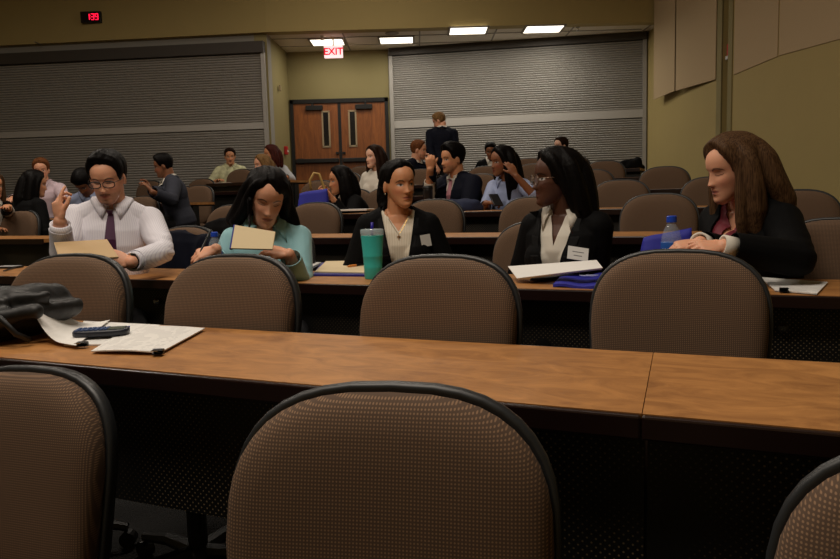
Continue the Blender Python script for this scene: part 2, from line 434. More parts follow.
# ------------------------------------------------------------------ doors
fz = BACKZ
topz = PY(339, 99, YB)[2]
xl, xr = PY(290, 99, YB)[0], PY(388, 98, YB)[0]; xm = (xl+xr)/2
de = empty('double_door', (xm, YB-.02, fz)); de['kind'] = 'structure'; de.name = 'door_1'
H = topz-fz; W = xr-xl
fr = MB(); 
fr.box((-W/2+.03, 0, H/2), (.06, .10, H)); fr.box((W/2-.03, 0, H/2), (.06, .10, H)); fr.box((0, 0, H-.035), (W, .10, .07)); fr.box((0, .0, H/2), (.055, .06, H-.07))
fr.build('door_frame', black_metal, de)
for s in (-1, 1):
    lw = W/2-.06-.0275
    cx = s*(.0275+lw/2)
    leaf = MB().box((cx, 0, (H-.07)/2), (lw, .045, H-.08)).build('door_leaf', door_wood, de)
    wx = PY(326.5 if s < 0 else 353, 130, YB)[0]-xm; z1 = zat(340, 111.5, YB)-fz; z0 = zat(340, 146.5, YB)-fz
    f = MB()
    for q in (-1, 1):
        f.box((wx+q*.06, -.028, (z0+z1)/2), (.028, .02, z1-z0)); f.box((wx, -.028, (z0 if q < 0 else z1)), (.148, .02, .028))
    f.build('lite_frame', alum, de)
    MB().box((wx, -.026, (z0+z1)/2), (.1, .01, z1-z0)).build('pane', glass_dark, de)
    zb = zat(340, 160.5, YB)-fz
    MB().box((cx, -.06, zb), (lw*.98, .07, .075)).box((cx+s*lw*.38, -.04, zb), (.12, .05, .1)).build('panic_bar', black_metal, de, bevel=.01)
    MB().box((cx-s*.06*0+s*.02, -.05, H-.155), (.3, .06, .085)).box((cx+s*.05, -.05, H-.09), (.035, .05, .06)).build('door_closer', black_metal, de, bevel=.008)
    MB().box((-s*0+s*.06, -.05, zb+.13), (.05, .05, .035)).lathe([(.016, 0), (.016, .06)], (s*.06, -.07, zb+.13), 12, (0, 1, 0)).build('door_handle', black_metal, de)

# ------------------------------------------------------------------ fonts / signs
def text(name, body, size, m, parent, loc, rot, ext=.002, bold=0.0):
    c = bpy.data.curves.new(name, 'FONT'); c.body = body; c.size = size; c.extrude = ext; c.align_x = 'CENTER'; c.align_y = 'CENTER'; c.offset = bold
    o = bpy.data.objects.new(name, c); sc.collection.objects.link(o)
    bpy.context.view_layer.update()
    me = bpy.data.meshes.new_from_object(o.evaluated_get(bpy.context.evaluated_depsgraph_get()))
    bpy.data.objects.remove(o); bpy.data.curves.remove(c)
    o = link(name, me, m, parent); o.location = loc; o.rotation_euler = rot; return o
# exit sign (hung from the low ceiling)
ez = PY(333.5, 52, 12.35)
ex = empty('exit_sign', (ez[0], ez[1], ez[2])); tag(ex, 'lit white exit sign with red letters hanging above the doors', 'exit sign')
sign_w = mat('sign_face', (250, 225, 225), .5, emit=(255, 215, 215), estr=1.15)
sign_r = mat('sign_letters', (225, 25, 50), .5, emit=(230, 20, 50), estr=.9)
MB().box((0, 0, 0), (.30, .05, .19)).build('sign_box', sign_w, ex, bevel=.006)
text('sign_letters', 'EXIT', .155, sign_r, ex, (0, -.028, 0), (math.pi/2, 0, 0), bold=.004)
MB().lathe([(.012, .09), (.012, CEIL_LO-ez[2]+.0)], (0, 0, 0), 10).lathe([(.05, CEIL_LO-ez[2]-.02), (.05, CEIL_LO-ez[2])], (0, 0, 0), 16).build('sign_stem', alum, ex)
# digital clock
ck = PY(91.5, 17.5, yl(-5.3)-.05)
ce = empty('digital_clock', ck); tag(ce, 'black digital wall clock with red numerals on the olive soffit', 'clock')
led = mat('led_red', (255, 20, 50), .5, emit=(255, 20, 60), estr=2.2)
clk_body = mat('clock_body', (26, 8, 8), .3)
MB().box((0, 0, 0), (.32, .08, .175)).build('clock_case', black_metal, ce, bevel=.008)
MB().box((0, -.043, 0), (.29, .006, .145)).build('clock_screen', clk_body, ce)
SEG = {'1': 'bc', '3': 'abgcd', '9': 'abcdfg'}
def digit(mb, ch, x, h=.088, w=.042, t=.011):
    for s_ in SEG[ch]:
        if s_ in 'agd': mb.box((x, -.048, {'a': h/2, 'g': 0, 'd': -h/2}[s_]), (w, .004, t))
        else:
            xx = x+(w/2 if s_ in 'bc' else -w/2); zz = h/4 if s_ in 'bf' else -h/4
            mb.box((xx, -.048, zz), (t, .004, h/2))
cd = MB(); digit(cd, '1', -.035); digit(cd, '3', .035); digit(cd, '9', .1)
cd.box((-.002+.003, -.048, .02), (.009, .004, .011)); cd.box((-.002+.003, -.048, -.02), (.009, .004, .011))
cd.build('clock_digits', led, ce)
# fire alarm pull + strobe
red_m = mat('alarm_red', (190, 24, 26), .45)
fa = PY(283.5, 151, 13.0)
fo = empty('fire_alarm', (p268-.02+(pdoorL-p268+.02)*(12.9-YS-.1)/(YB-YS)+.03, 12.9, fa[2])); tag(fo, 'red fire alarm pull station on the wall return beside the doors', 'fire alarm')
MB().box((0, 0, 0), (.05, .13, .14)).build('alarm_box', red_m, fo, bevel=.006)
MB().box((.028, 0, -.01), (.01, .09, .03)).build('pull_handle', white_paper, fo)
sy = wall_y(726); sz = PX(726, 56, XWR(sy)+.02)[2]
so = empty('alarm_strobe', (XWR(sy)+.03, sy, sz)); tag(so, 'small red alarm strobe with a clear lens in the wall channel', 'alarm strobe')
MB().box((.04, 0, .06), (.09, .13, .17)).build('strobe_body', red_m, so, bevel=.006)
MB().box((.0, 0, -.035), (.07, .07, .05)).build('strobe_lens', mat('lens', (220, 220, 220), .1, spec=.8), so, bevel=.01)
# thermostat on the wall return
th = PY(278, 89, 12.7)
tag(MB().box((0, 0, 0), (.03, .07, .09)).build('wall_sensor', alum, bevel=.006), 'tiny wall sensor on the pale wall return left of the doors', 'sensor').location = (p268+.04, 12.6, th[2])

# ------------------------------------------------------------------ chairs
def chair_outline(W, zt, zb, n=40, hu=.20, hl=.16, e=2.75):
    pts = []
    zc_u = zt-hu; zc_l = zb+hl
    for i in range(n):
        t = 2*math.pi*i/n; c, s = math.cos(t), math.sin(t)
        x = W*math.copysign(abs(c)**(2/e), c)
        if s >= 0: z = zc_u+hu*abs(s)**(2/e)
        else: z = zc_l-hl*abs(s)**(2/e); x *= .96
        pts.append((x, z))
    return pts
BT = math.radians(9)   # backrest tilt
def bend(x, y, z):
    y = y-.32*x*x                                    # edges wrap forward
    zz = z-.5
    return (x, y+math.sin(BT)*zz, .5+math.cos(BT)*zz)
def make_chair():
    root = empty('conference_chair', (0, 0, 0))
    W, zt, zb = .229, .950, .46
    out = chair_outline(W, zt, zb); zc = (zt+zb)/2
    def ring(sc_, y): return [bend(x*sc_, y, zc+(z-zc)*sc_) for x, z in out]
    mb = MB()
    R = [ring(.93, .012), ring(.985, .006), ring(1.0, -.008), ring(.99, -.025), ring(.965, -.038), ring(.91, -.048), ring(.8, -.055), ring(.6, -.060), ring(.35, -.062), ring(.1, -.063)]
    mb.rings(R); mb.build('backrest', fabric_m, root, smooth=True)
    sh = MB()
    def ring2(d, y): return [bend(x+d*np.sign(x)*abs(x)/W*1.0, y, z+d*(z-zc)/(zt-zc)) for x, z in out]
    sh.rings([ring2(-.05, .020), ring2(.001, .004), ring2(.007, .003), ring2(.010, .014), ring2(.006, .034), ring2(-.03, .050), ring2(-.10, .056), ring2(-.19, .058)])
    sh.build('back_shell', shell_m, root, smooth=True)
    # seat
    so = [( .24*math.copysign(abs(math.cos(t))**.7, math.cos(t)), -.20+.20*math.copysign(abs(math.sin(t))**.7, math.sin(t))) for t in [2*math.pi*i/32 for i in range(32)]]
    def sr(k, z): return [(x*k, -.20+(y+.20)*k, z-.02*max(0, (-(y+.20))/.20)**3) for x, y in so]
    MB().rings([sr(.93, .415), sr(1, .425), sr(1, .455), sr(.95, .475), sr(.8, .485), sr(.4, .487)]).build('seat', fabric_m, root, smooth=True)
    MB().rings([sr(.6, .375), sr(.95, .395), sr(1.01, .42), sr(.95, .428)]).build('seat_shell', shell_m, root, smooth=True)
    MB().tube([(0, -.10, .385), (0, .06, .375), (0, .10, .42), (0, .075, .55), (0, .09, .62)], [.03, .03, .028, .026, .024]).build('back_bar', shell_m, root, smooth=True)
    MB().lathe([(.028, .09), (.028, .25), (.018, .25), (.018, .39)], (0, -.2, 0), 16).build('gas_column', black_metal, root, smooth=False)
    for k in range(5):
        a = 2*math.pi*k/5+.3; d = np.array((math.cos(a), math.sin(a), 0)); c = np.array((0, -.2, 0.))
        lg = MB().tube([c+(0, 0, .10), c+d*.15+(0, 0, .095), c+d*.29+(0, 0, .065)], [.026, .02, .014], 8).build('leg', shell_m, root)
        MB().lathe([(.026, -.018), (.026, .018)], c+d*.29+np.array((0, 0, .027)), 14, (-d[1], d[0], 0)).build('caster', black_metal, lg)
    return root
chair0 = make_chair(); chair_used = [False]
ROWC = [1.03, 2.03, 3.5, 5.15, 6.6, 7.9, 9.2, 10.5, 11.6]
def top_px_to_x(px, k, dz=0):
    return rowpt(px, ROWC[k], TIER[k]+.75+dz if k < 8 else BACKZ+.8)
def chair(px, k, label, rz=0, zrow=None, dz=0, group='upholstered conference chairs', push=0):
    Z0 = (zrow if zrow is not None else ROWC[k])
    p = rowpt(px, Z0, TIER[k]+.8)
    o = chair0 if not chair_used[0] else copy_tree(chair0)
    chair_used[0] = True
    p = p+RN*push
    o.location = (p[0], p[1], TIER[k]+dz); o.rotation_euler = (0, 0, -TH+math.radians(rz))
    tag(o, label, 'chair', group)
    return o
chair(381, 0, 'large brown dotted chair back in the centre foreground', zrow=.93, rz=12, dz=-.003)
chair(4, 0, 'brown chair in the bottom left corner in front of the long desk', zrow=1.15, rz=6, dz=-.09)
chair(1035, 0, 'brown chair cut off at the bottom right corner of the frame', zrow=.90, dz=-.01, rz=-10)
chair(62, 1, 'empty brown chair behind the black bag, in front of the man with the tie', rz=10, zrow=1.97)
chair(225, 1, 'empty brown chair in front of the woman in teal', zrow=2.0, rz=4)
chair(434, 1, 'empty brown chair in front of the teal tumbler, mid picture', rz=3)
chair(676, 1, 'empty brown chair in front of the water bottle of the brown-haired woman', zrow=2.27)
for px, lb in ((108, 'brown chair the man with the purple tie sits in'), (180, 'brown chair with a navy jacket over it, right of the man with the tie'),
               (272, 'brown chair the woman in teal sits in'), (384, 'brown chair the woman in the black blazer with the cross necklace sits in'),
               (538, 'brown chair the woman with long black hair and glasses sits in'), (838, 'brown chair at the right edge behind the brown-haired woman')):
    chair(px, 2, lb, rz=(-8 if px == 838 else 0), zrow={384: 3.93, 538: 3.75, 838: 3.6}.get(px, 3.6))
for px, lb in ((17, 'empty brown chair at the left edge behind the desk end'), (98, 'empty brown chair behind the left shoulder of the man with glasses'),
               (229, 'empty brown chair left of the woman in teal, one row back'), (312, 'empty brown chair right of the head of the woman in teal'),
               (431, 'empty brown chair right of the woman with the cross necklace'), (532, 'empty brown chair left of the woman with long black hair'),
               (658, 'empty brown chair left of the brown-haired woman, one row back'), (797, 'empty brown chair partly behind the back of the brown-haired woman')):
    chair(px, 3, lb)
for px, lb in ((140, 'empty brown chair between the tie man and the man in the grey suit'), (620, 'empty brown chair two rows behind, right of the long black hair'),
               (712, 'brown chair partly hidden by the face of the brown-haired woman'), (385, 'brown chair behind the head of the woman with the necklace'),
               (350, 'brown chair of the woman in black lying forward'), (452, 'brown chair of the man in the dark suit with the pink tie'),
               (520, 'brown chair of the woman with her hand in her hair'), (60, 'brown chair behind the woman with her back turned at left')):
    chair(px, 4, lb)
for px, lb in ((317, 'empty brown chair in front of the left door leaf'), (590, 'brown chair above the head of the woman with glasses'),
               (664, 'empty brown chair by the right wall below the blinds corner'), (196, 'empty brown chair right of the man in the grey suit'),
               (178, 'brown chair the man in the grey suit sits in'), (370, 'brown chair of the woman with long brown hair'), (478, 'empty brown chair right of the man with the pink tie')):
    chair(px, 5, lb)
for px, lb in ((344, 'brown chair back at the foot of the right door leaf'), (604, 'small brown chair left of the black backpack'),
               (148, 'small brown chair behind the head of the man in the grey suit'), (200, 'small brown chair in the second last row at left'),
               (418, 'small brown chair of the man in profile by the standing man'), (484, 'small brown chair in front of the small head near the blinds'),
               (532, 'small brown chair below the blinds, mid right'), (272, 'small brown chair of the blonde woman')):
    chair(px, 6, lb)
chair(239, 7, 'small brown chair in front of the man in the patterned shirt', zrow=9.65)
for px, lb in ((360, 'farthest brown chair in front of the doors'),
               (528, 'farthest brown chair below the blinds, mid right'), (572, 'farthest brown chair below the distant woman by the blinds')):
    chair(px, 7, lb)

# ------------------------------------------------------------------ desks
def desk(k, pxa, pxb, label, depth=.50, gap=.07, ph=.31, top=.74, panel_on=True, xa=None, zf=None, sk0=0, sk1=0):
    if k >= 2: ph = .52
    zf = zf or DESKZ[k]
    a = rowpt(pxa, zf, TIER[k]+top); b = rowpt(pxb, zf, TIER[k]+top)
    if xa is not None: a = xa
    L = float(np.linalg.norm(b-a))
    root = empty('lecture_desk', (a[0], a[1], TIER[k]), -TH)
    tag(root, label, 'desk', 'long lecture desks')
    t = .028
    MB().prism([(0, .007), (L, .007), (L+sk1, depth-.007), (sk0, depth-.007)], top-t, top).build('worktop', desk_top_m, root)
    for y_, q_ in ((.0, 0), (depth, 1)): MB().box((L/2+(sk0+sk1)/2*q_, y_, top-.022), (L+(sk1-sk0)*q_, .014, .042)).build('edge_band', desk_edge_m, root, bevel=.004)
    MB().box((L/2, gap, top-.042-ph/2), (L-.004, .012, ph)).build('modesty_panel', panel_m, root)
    f = MB()
    n = max(1, int(L/1.6)); 
    for i in range(n+1):
        x = .03+i*(L-.06)/n
        f = MB(); f.box((x, gap+.10, (top-.042)/2+.01), (.04, .10, top-.06)); f.box((x, gap+.1, .012), (.05, .42, .024))
        f.build('leg', panel_plain, root, bevel=.004)
    return root, a, b
SK1 = float((PZ(645, 362, TIER[1]+.74)-PZ(640, 412, TIER[1]+.74))@RU)*.95
d1, a1, b1 = desk(1, -150, 641, 'long near desk with paper stacks and black bag on it', depth=.52, sk1=SK1)
d1b, _, _ = desk(1, 642, 1000, 'near desk section right of the seam at the right edge', depth=.52, sk0=SK1)
d2, a2, b2 = desk(2, -60, 930, 'long desk where the five people in front sit', depth=.48)
desk(3, -80, 43, 'short desk with a free end at the left edge', depth=.48)
desk(3, 128, 870, 'long desk directly behind the five front people', depth=.48)
desk(4, -60, 60, 'desk at left where the woman with her back turned leans', depth=.48)
desk(4, 285, 735, 'desk carrying the blue tote bag and the open folder', depth=.48)
desk(5, -60, 186, 'desk in front of the man in the grey suit', depth=.48)
desk(5, 300, 700, 'dark desk in front of the doors and of the empty chairs', depth=.48)
desk(6, 196, 262, 'dark desk front with a lock left of the woman in teal', depth=.48)
desk(6, 340, 660, 'small far desk below the standing man', depth=.48)
desk(7, 206, 290, 'small far desk in front of the man in the patterned shirt', depth=.48, zf=9.0)
desk(7, 400, 640, 'farthest desk below the bright blinds', depth=.48)
# locks on the modesty panels
def lock(px, py, k, label):
    mb = MB().lathe([(.012, 0), (.016, .004), (.016, .012), (.008, .022)], (0, 0, 0), 16, tuple(-RN))
    lo, hi = -14., 8.
    p = rowpt(px, DESKZ[k]+.06/ct, TIER[k]+.6); q = proj(p)
    zz = p[2]
    for _ in range(6):
        q = proj((p[0], p[1], zz)); zz -= (py-q[1])*p[1]/FPX
        p = rowpt(px, DESKZ[k]+.06/ct, zz)
    o = mb.build('panel_lock', chrome); o.location = (p[0], p[1], zz); tag(o, label, 'lock', 'round metal panel locks')
lock(783, 327, 2, 'round metal lock on the panel right of the last front chair')
lock(158, 301, 2, 'round metal lock on the panel between the two left front chairs')
lock(213, 197, 6, 'tiny metal lock on the dark desk left of the woman in teal')

# ------------------------------------------------------------------ people
def hsh(seed):
    return np.random.RandomState(seed)
def pnoise(P, scale, seed=0, octs=3):
    """smooth pseudo noise of points (n,3), about -1..1"""
    r = hsh(seed); out = np.zeros(len(P)); amp = 1.; tot = 0
    for o in range(octs):
        acc = np.zeros(len(P))
        for i in range(6):
            k = r.normal(size=3); k /= np.linalg.norm(k)
            acc += np.sin(P@(k*scale*(.7+.6*r.rand()))+r.rand()*6.28)
        out += amp*acc/2.6; tot += amp; amp *= .5; scale *= 2.1
    return out/tot
def remesh(mb, voxel, smooth=4, name='m'):
    me = mb.mesh(name+'_src')
    bm = bmesh.new(); bm.from_mesh(me); bmesh.ops.recalc_face_normals(bm, faces=bm.faces); bm.to_mesh(me); bm.free()
    o = bpy.data.objects.new('tmp', me); sc.collection.objects.link(o)
    r = o.modifiers.new('r', 'REMESH'); r.mode = 'VOXEL'; r.voxel_size = voxel
    if smooth:
        s = o.modifiers.new('s', 'SMOOTH'); s.factor = .5; s.iterations = smooth
    bpy.context.view_layer.update()
    m2 = bpy.data.meshes.new_from_object(o.evaluated_get(bpy.context.evaluated_depsgraph_get()))
    bpy.data.objects.remove(o); bpy.data.meshes.remove(me)
    m2.name = name
    return m2
def get_vn(me):
    n = len(me.vertices); P = np.empty(n*3); me.vertices.foreach_get('co', P); P = P.reshape(-1, 3)
    N = np.empty(n*3); me.vertex_normals.foreach_get('vector', N); return P, N.reshape(-1, 3)
def set_v(me, P):
    me.vertices.foreach_set('co', P.ravel()); me.update()
def set_col(me, C):
    a = me.color_attributes.new('Col', 'FLOAT_COLOR', 'POINT')
    a.data.foreach_set('color', np.concatenate([C, np.ones((len(C), 1))], 1).ravel())
def del_faces(me, maskfn, planes=()):
    bm = bmesh.new(); bm.from_mesh(me)
    for co, no in planes:
        bmesh.ops.bisect_plane(bm, geom=bm.verts[:]+bm.edges[:]+bm.faces[:], plane_co=tuple(co), plane_no=tuple(no), dist=1e-5)
    bm.to_mesh(me); bm.free(); me.update()
    P, N = get_vn(me); bad = maskfn(P, N)
    bm = bmesh.new(); bm.from_mesh(me); bm.verts.ensure_lookup_table()
    bmesh.ops.delete(bm, geom=[v for v in bm.verts if bad[v.index]], context='VERTS')
    bm.to_mesh(me); bm.free()
def lin(c): return np.array(S(c)[:3])
def sstep(x, a, b):
    t = np.clip((x-a)/(b-a), 0, 1); return t*t*(3-2*t)

HT = np.array([  # z, half width, front y, back y
 (-.118, .012, -.066, -.048), (-.112, .026, -.079, -.030), (-.100, .038, -.086, -.015), (-.085, .047, -.087, .010), (-.070, .054, -.0865, .035),
 (-.050, .061, -.087, .062), (-.030, .066, -.087, .080), (-.010, .070, -.085, .093), (.010, .0725, -.085, .100), (.030, .0745, -.090, .104),
 (.050, .074, -.088, .103), (.070, .069, -.079, .096), (.088, .057, -.063, .080), (.102, .040, -.042, .058), (.110, .022, -.020, .036), (.1135, .006, .002, .012)])
def head_pts(nz=56, na=56):
    zs = np.concatenate([np.linspace(-.118, .095, nz-8), np.linspace(.099, .1135, 8)])
    W = np.interp(zs, HT[:, 0], HT[:, 1]); Fy = np.interp(zs, HT[:, 0], HT[:, 2]); By = np.interp(zs, HT[:, 0], HT[:, 3])
    # smooth the tables a little
    for arr in (W, Fy, By):
        for _ in range(3): arr[1:-1] = .25*arr[:-2]+.5*arr[1:-1]+.25*arr[2:]
    t = np.linspace(0, 2*math.pi, na, endpoint=False)
    out = np.zeros((nz, na, 3))
    for i, z in enumerate(zs):
        c, s = np.cos(t), np.sin(t)
        kk = float(sstep(np.array(z), -.10, -.0)); yc = Fy[i]*(.5-.15*kk)+By[i]*(.5+.15*kk)
        ex = 2.25
        cx = np.sign(c)*np.abs(c)**(2/ex); sx = np.sign(s)*np.abs(s)**(2/ex)
        out[i, :, 0] = W[i]*cx
        out[i, :, 1] = yc+np.where(s < 0, (yc-Fy[i])*sx, (By[i]-yc)*sx)
        out[i, :, 2] = z
    return out
def face_disp(P, fem=True):
    x, y, z = P[..., 0], P[..., 1], P[..., 2]
    fr = sstep(-y, .02, .06)
    g = lambda x0, z0, sx, sz: np.exp(-((x-x0)/sx)**2-((z-z0)/sz)**2)
    ax = np.abs(x)
    d = np.zeros_like(x)
    # nose: ridge growing downwards, with a sharper underside
    k = np.clip((.012-z)/.050, 0, 1)
    ridge = (.004+(.0150 if fem else .018)*k**1.3)*np.exp(-(x/(.0078+.0045*k))**2)*sstep(z, -.050, -.036)*(1-sstep(z, .0, .022))
    d += ridge + .006*np.exp(-((ax-.0110)/.0055)**2-((z+.036)/.007)**2)
    d -= .0115*np.exp(-((ax-.031)/.016)**2-((z-.001)/.0115)**2)            # sockets
    d += .0055*np.exp(-((ax-.031)/.0125)**2-((z+.001)/.0075)**2)           # eyeball
    d += (.0025 if fem else .005)*np.exp(-((ax-.028)/.022)**2-((z-.021)/.007)**2)
    d += .005*np.exp(-((ax-.042)/.018)**2-((z+.030)/.018)**2)              # cheeks
    d += .0045*g(0, -.0585, .019, .0055)+.0050*g(0, -.0705, .016, .0055)-.0045*g(0, -.0640, .022, .0026)
    d -= .003*g(0, -.0825, .02, .006)
    d += (.005 if fem else .008)*g(0, -.101, .018, .012)
    return d*fr
def head_mb(mb, Hc, R, sc_, fem):
    P = head_pts(); d = face_disp(P, fem); P = P.copy(); P[..., 1] -= d
    jaw = 1.0 if fem else 1.06
    P[..., 0] *= 1+((.90 if fem else 1.05)-1)*sstep(-P[..., 2], .01, .07)
    Q = (P*sc_)@R.T+Hc
    mb.rings([list(r) for r in Q])
    for s in (-1, 1):                              # ears
        A = R@np.array([[1, 0, 0], [0, .96, -.25], [0, .25, .96]])
        mb.ell(Hc+R@np.array((s*.0765, .012, -.012))*sc_, A, np.array((.007, .017, .031))*sc_, 14, 10)
        mb.ell(Hc+R@np.array((s*.071, .006, -.018))*sc_, A, np.array((.008, .010, .022))*sc_, 10, 8)
def rot_head(yaw, pitch, roll):
    y, p, r = map(math.radians, (yaw, pitch, roll))
    Rz = rotz(y)
    Rx = np.array([[1, 0, 0], [0, math.cos(p), -math.sin(p)], [0, math.sin(p), math.cos(p)]])
    Ry = np.array([[math.cos(r), 0, math.sin(r)], [0, 1, 0], [-math.sin(r), 0, math.cos(r)]])
    return Rz@Rx@Ry                                 # pitch>0 looks down (face -Y goes -Z)
def finger(mb, base, d, nrm, L, r, curl):
    """three segments bending towards -nrm"""
    p = np.array(base, float); ang = 0
    d = d/np.linalg.norm(d); nrm = nrm-d*(nrm@d); nrm = nrm/np.linalg.norm(nrm)
    for i, (f, k) in enumerate(((.45, .7), (.30, 1.1), (.25, .8))):
        ang += curl*k; dd = d*math.cos(ang)-nrm*math.sin(ang); q = p+dd*L*f
        mb.capsule(p, q, r*(1-.08*i), r*(.93-.08*i), 9); p = q
def hand(mb, wrist, d, nrm, side, s=1., curl=.5, tcurl=.4, curls=None, thumb=None):
    """d: direction of the fingers, nrm: back of the hand, side: +1 if the thumb lies on cross(d,nrm) side"""
    d = np.array(d, float); d /= np.linalg.norm(d); nrm = np.array(nrm, float); nrm -= d*(nrm@d); nrm /= np.linalg.norm(nrm)
    t = np.cross(d, nrm)*side; w = np.array(wrist, float); A = np.column_stack([t, d, nrm])
    mb.loft([w-d*.012*s, w+d*.02*s, w+d*.05*s, w+d*.078*s, w+d*.088*s], np.array([.024, .028, .038, .040, .034])*s, np.array([.018, .0165, .0150, .0125, .009])*s, t, nrm, 16, 2.3)
    mb.capsule(w+t*.018*s+d*.018*s, w+t*.030*s+d*.048*s-nrm*.006*s, .015*s, .0125*s, 10)
    cs = curls or [curl*.85, curl, curl*1.1, curl*1.25]
    for i, (x, y, L, r, sp) in enumerate(((.030, .080, .072, .0086, .10), (.0105, .086, .080, .0088, .02), (-.0095, .083, .074, .0084, -.05), (-.0285, .074, .058, .0074, -.14))):
        finger(mb, w+t*x*s+d*y*s, d+t*sp, nrm, L*s, r*s, cs[i])
    tb = w+t*.030*s+d*.046*s-nrm*.006*s
    td = (d*.72+t*.62-nrm*.30) if thumb is None else thumb[0]*t+thumb[1]*d+thumb[2]*nrm
    td = td/np.linalg.norm(td); q = tb+td*.034*s; mb.capsule(tb, q, .0115*s, .010*s, 10)
    t2 = td*math.cos(tcurl)+(d*.8-t*.3-nrm*.3)*math.sin(tcurl); t2 /= np.linalg.norm(t2); mb.capsule(q, q+t2*.027*s, .0098*s, .0082*s, 10)
    return w
def ik(S0, Wt, l1, l2, hint):
    S0 = np.array(S0, float); Wt = np.array(Wt, float); v = Wt-S0; D = np.linalg.norm(v); v /= D
    D2 = min(D, (l1+l2)*.985)
    if D > D2: Wt = S0+v*D2
    a = (l1*l1-l2*l2+D2*D2)/(2*D2); h = math.sqrt(max(l1*l1-a*a, 1e-6))
    n = np.array(hint, float); n -= v*(n@v); n /= np.linalg.norm(n)
    return S0+v*a+n*h, Wt

class Person: pass
SK = {'fair': (226, 166, 134), 'tan': (210, 148, 108), 'olive': (188, 134, 98), 'brown': (140, 92, 64), 'dark': (84, 52, 38), 'pale': (232, 184, 158)}
def make_person(px, py, Y, tier, rz, label, cat_label='person', fem=True, skin='tan', lean=6, side_lean=0, hy=0, hp=5, hr=0, fine=False, arms=None, size=1., hs=1.,
                stand=False, paint=None, legs=True, seatz=.46, shrug=0):
    """px,py: the middle of the head in the photograph, Y its distance"""
    pr = Person(); pr.fem = fem; pr.fine = fine
    Hw = PY(px, py, Y); fz = tier; r = math.radians(rz)
    Fd = np.array((math.sin(r), -math.cos(r), 0)); Sd = np.array((math.cos(r), math.sin(r), 0)); U = np.array((0, 0, 1.))
    ln = math.radians(lean); sl = math.radians(side_lean)
    T = U*math.cos(ln)*math.cos(sl)+Fd*math.sin(ln)+Sd*math.sin(sl); T /= np.linalg.norm(T)
    TF = Fd*math.cos(ln)-U*math.sin(ln); TF -= T*(TF@T); TF /= np.linalg.norm(TF)
    TS = np.cross(T, TF)*-1
    TS = TS if TS@Sd > 0 else -TS
    pelz = fz+(seatz+.085 if not stand else .93*size)
    R = rot_head(hy, hp, hr)
    # neck base lies below and behind the head centre
    neck_top = Hw+R@np.array((0, .030, -.055))*hs*size
    nb = neck_top-U*.068*size-T*.012*size-Fd*.012
    nb = nb-np.array((0, 0, 0.))
    Ls = (nb[2]-pelz)/T[2]
    pel = nb-T*Ls
    root = empty('person', (pel[0], pel[1], fz)); tag(root, label, 'person')
    O = np.array((pel[0], pel[1], fz))
    for a_ in ('Hw', 'neck_top', 'nb', 'pel'): pass
    Hc = Hw-O; nt = neck_top-O; nb = nb-O; pel = pel-O
    pr.root, pr.O, pr.Hc, pr.R, pr.T, pr.TF, pr.TS, pr.nb, pr.pel, pr.Ls, pr.size, pr.hs = root, O, Hc, R, T, TF, TS, nb, pel, Ls, size, hs
    pr.Fd, pr.Sd, pr.U = Fd, Sd, U
    m = size*(1 if fem else 1.10)
    tt = [-.16, -.05, .08, .28, .48, .66, .79, .88, .96]
    pr.tt = tt
    rx = np.array([.13, .165, .165, .135, .140, .155, .160, .130, .075])*m; ry = np.array([.09, .115, .115, .098, .102, .108, .095, .074, .060])*m
    if fem: rx[1:3] *= 1.04
    pr.rx, pr.ry = rx, ry
    cs = [pel+T*Ls*t+TF*b for t, b in zip(tt, [0, 0, 0, .004, .006, .004, -.002, -.006, -.004])]
    pr.cs = cs
    shw = (.143 if fem else .168)*size
    pr.sh = {s: nb-T*((.074 if fem else .078)*size-shrug)+TS*s*shw for s in (-1, 1)}
    l1, l2 = (.27*size, .245*size) if fem else (.30*size, .265*size)
    arms = arms or {}
    pr.arm = {}
    for s in (-1, 1):
        a = arms.get(s, {})
        w = a.get('w')
        if w is None: w = pel+TF*.24+TS*s*.12+U*.16     # hands in the lap
        elif len(w) == 3 and a.get('px', True): w = PY(*w)-O
        e, w = ik(pr.sh[s], w, l1, l2, a.get('hint', np.array(-U*1.0+TS*s*.5-Fd*.15)) if not isinstance(a.get('hint'), str) else -U)
        d = a.get('d'); d = (w-e)/np.linalg.norm(w-e) if d is None else np.array(d, float)
        nrm = np.array(a.get('n', (0, 0, 1)), float)
        pr.arm[s] = (e, w, d, nrm, a)
    def limbs(mb, g=0, to=1.0, hands=True, torso=True, bust=True, k=1.0):
        if torso:
            mb.loft(cs, rx+g, ry+g, TS, TF, 28, 2.35)
            for s in (-1, 1):
                mb.capsule(nb-T*.02*size+TS*s*.03, pr.sh[s]+TS*s*-.012, .040*m+g, .045*m+g, 14)
                mb.ell(nb-T*.155*size+TS*s*.085*m-TF*.01, np.column_stack([TS, TF, T]), (.075*m+g, .085*m+g, .11*m+g))
                if fem and bust: mb.ell(nb-T*.205*size+TS*s*.072+TF*.075, np.column_stack([TS, TF, T]), (.062+g, .052+g, .062+g))
        for s in (-1, 1):
            e, w, d, nrm, a = pr.arm[s]
            S0 = pr.sh[s]; r0 = .046 if fem else .055
            mb.capsule(S0, e, r0*size+g, (.036 if fem else .042)*size+g, 16)
            wv = e+(w-e)*to
            rw = (.024 if fem else .029)*size; re = (.036 if fem else .042)*size
            mb.capsule(e, wv, re+g, re+(rw-re)*to+g*k, 16)
            if hands:
                th_side = 1 if np.cross(d, nrm)@TS*-s > 0 else -1     # thumb points inwards by default
                hand(mb, w, d, nrm, a.get('thumb_side', th_side), size*(.92 if fem else 1.03), a.get('curl', .5), a.get('tc', .4), a.get('curls'), a.get('thumb'))
    pr.limbs = limbs
    mb = MB()
    limbs(mb)
    rn = (.048 if fem else .058)*size
    mb.capsule(nb-T*.035, nt, rn*1.12, rn, 18); mb.capsule(nt, nt+(Hc-nt)*.35, rn, rn*.95, 16)
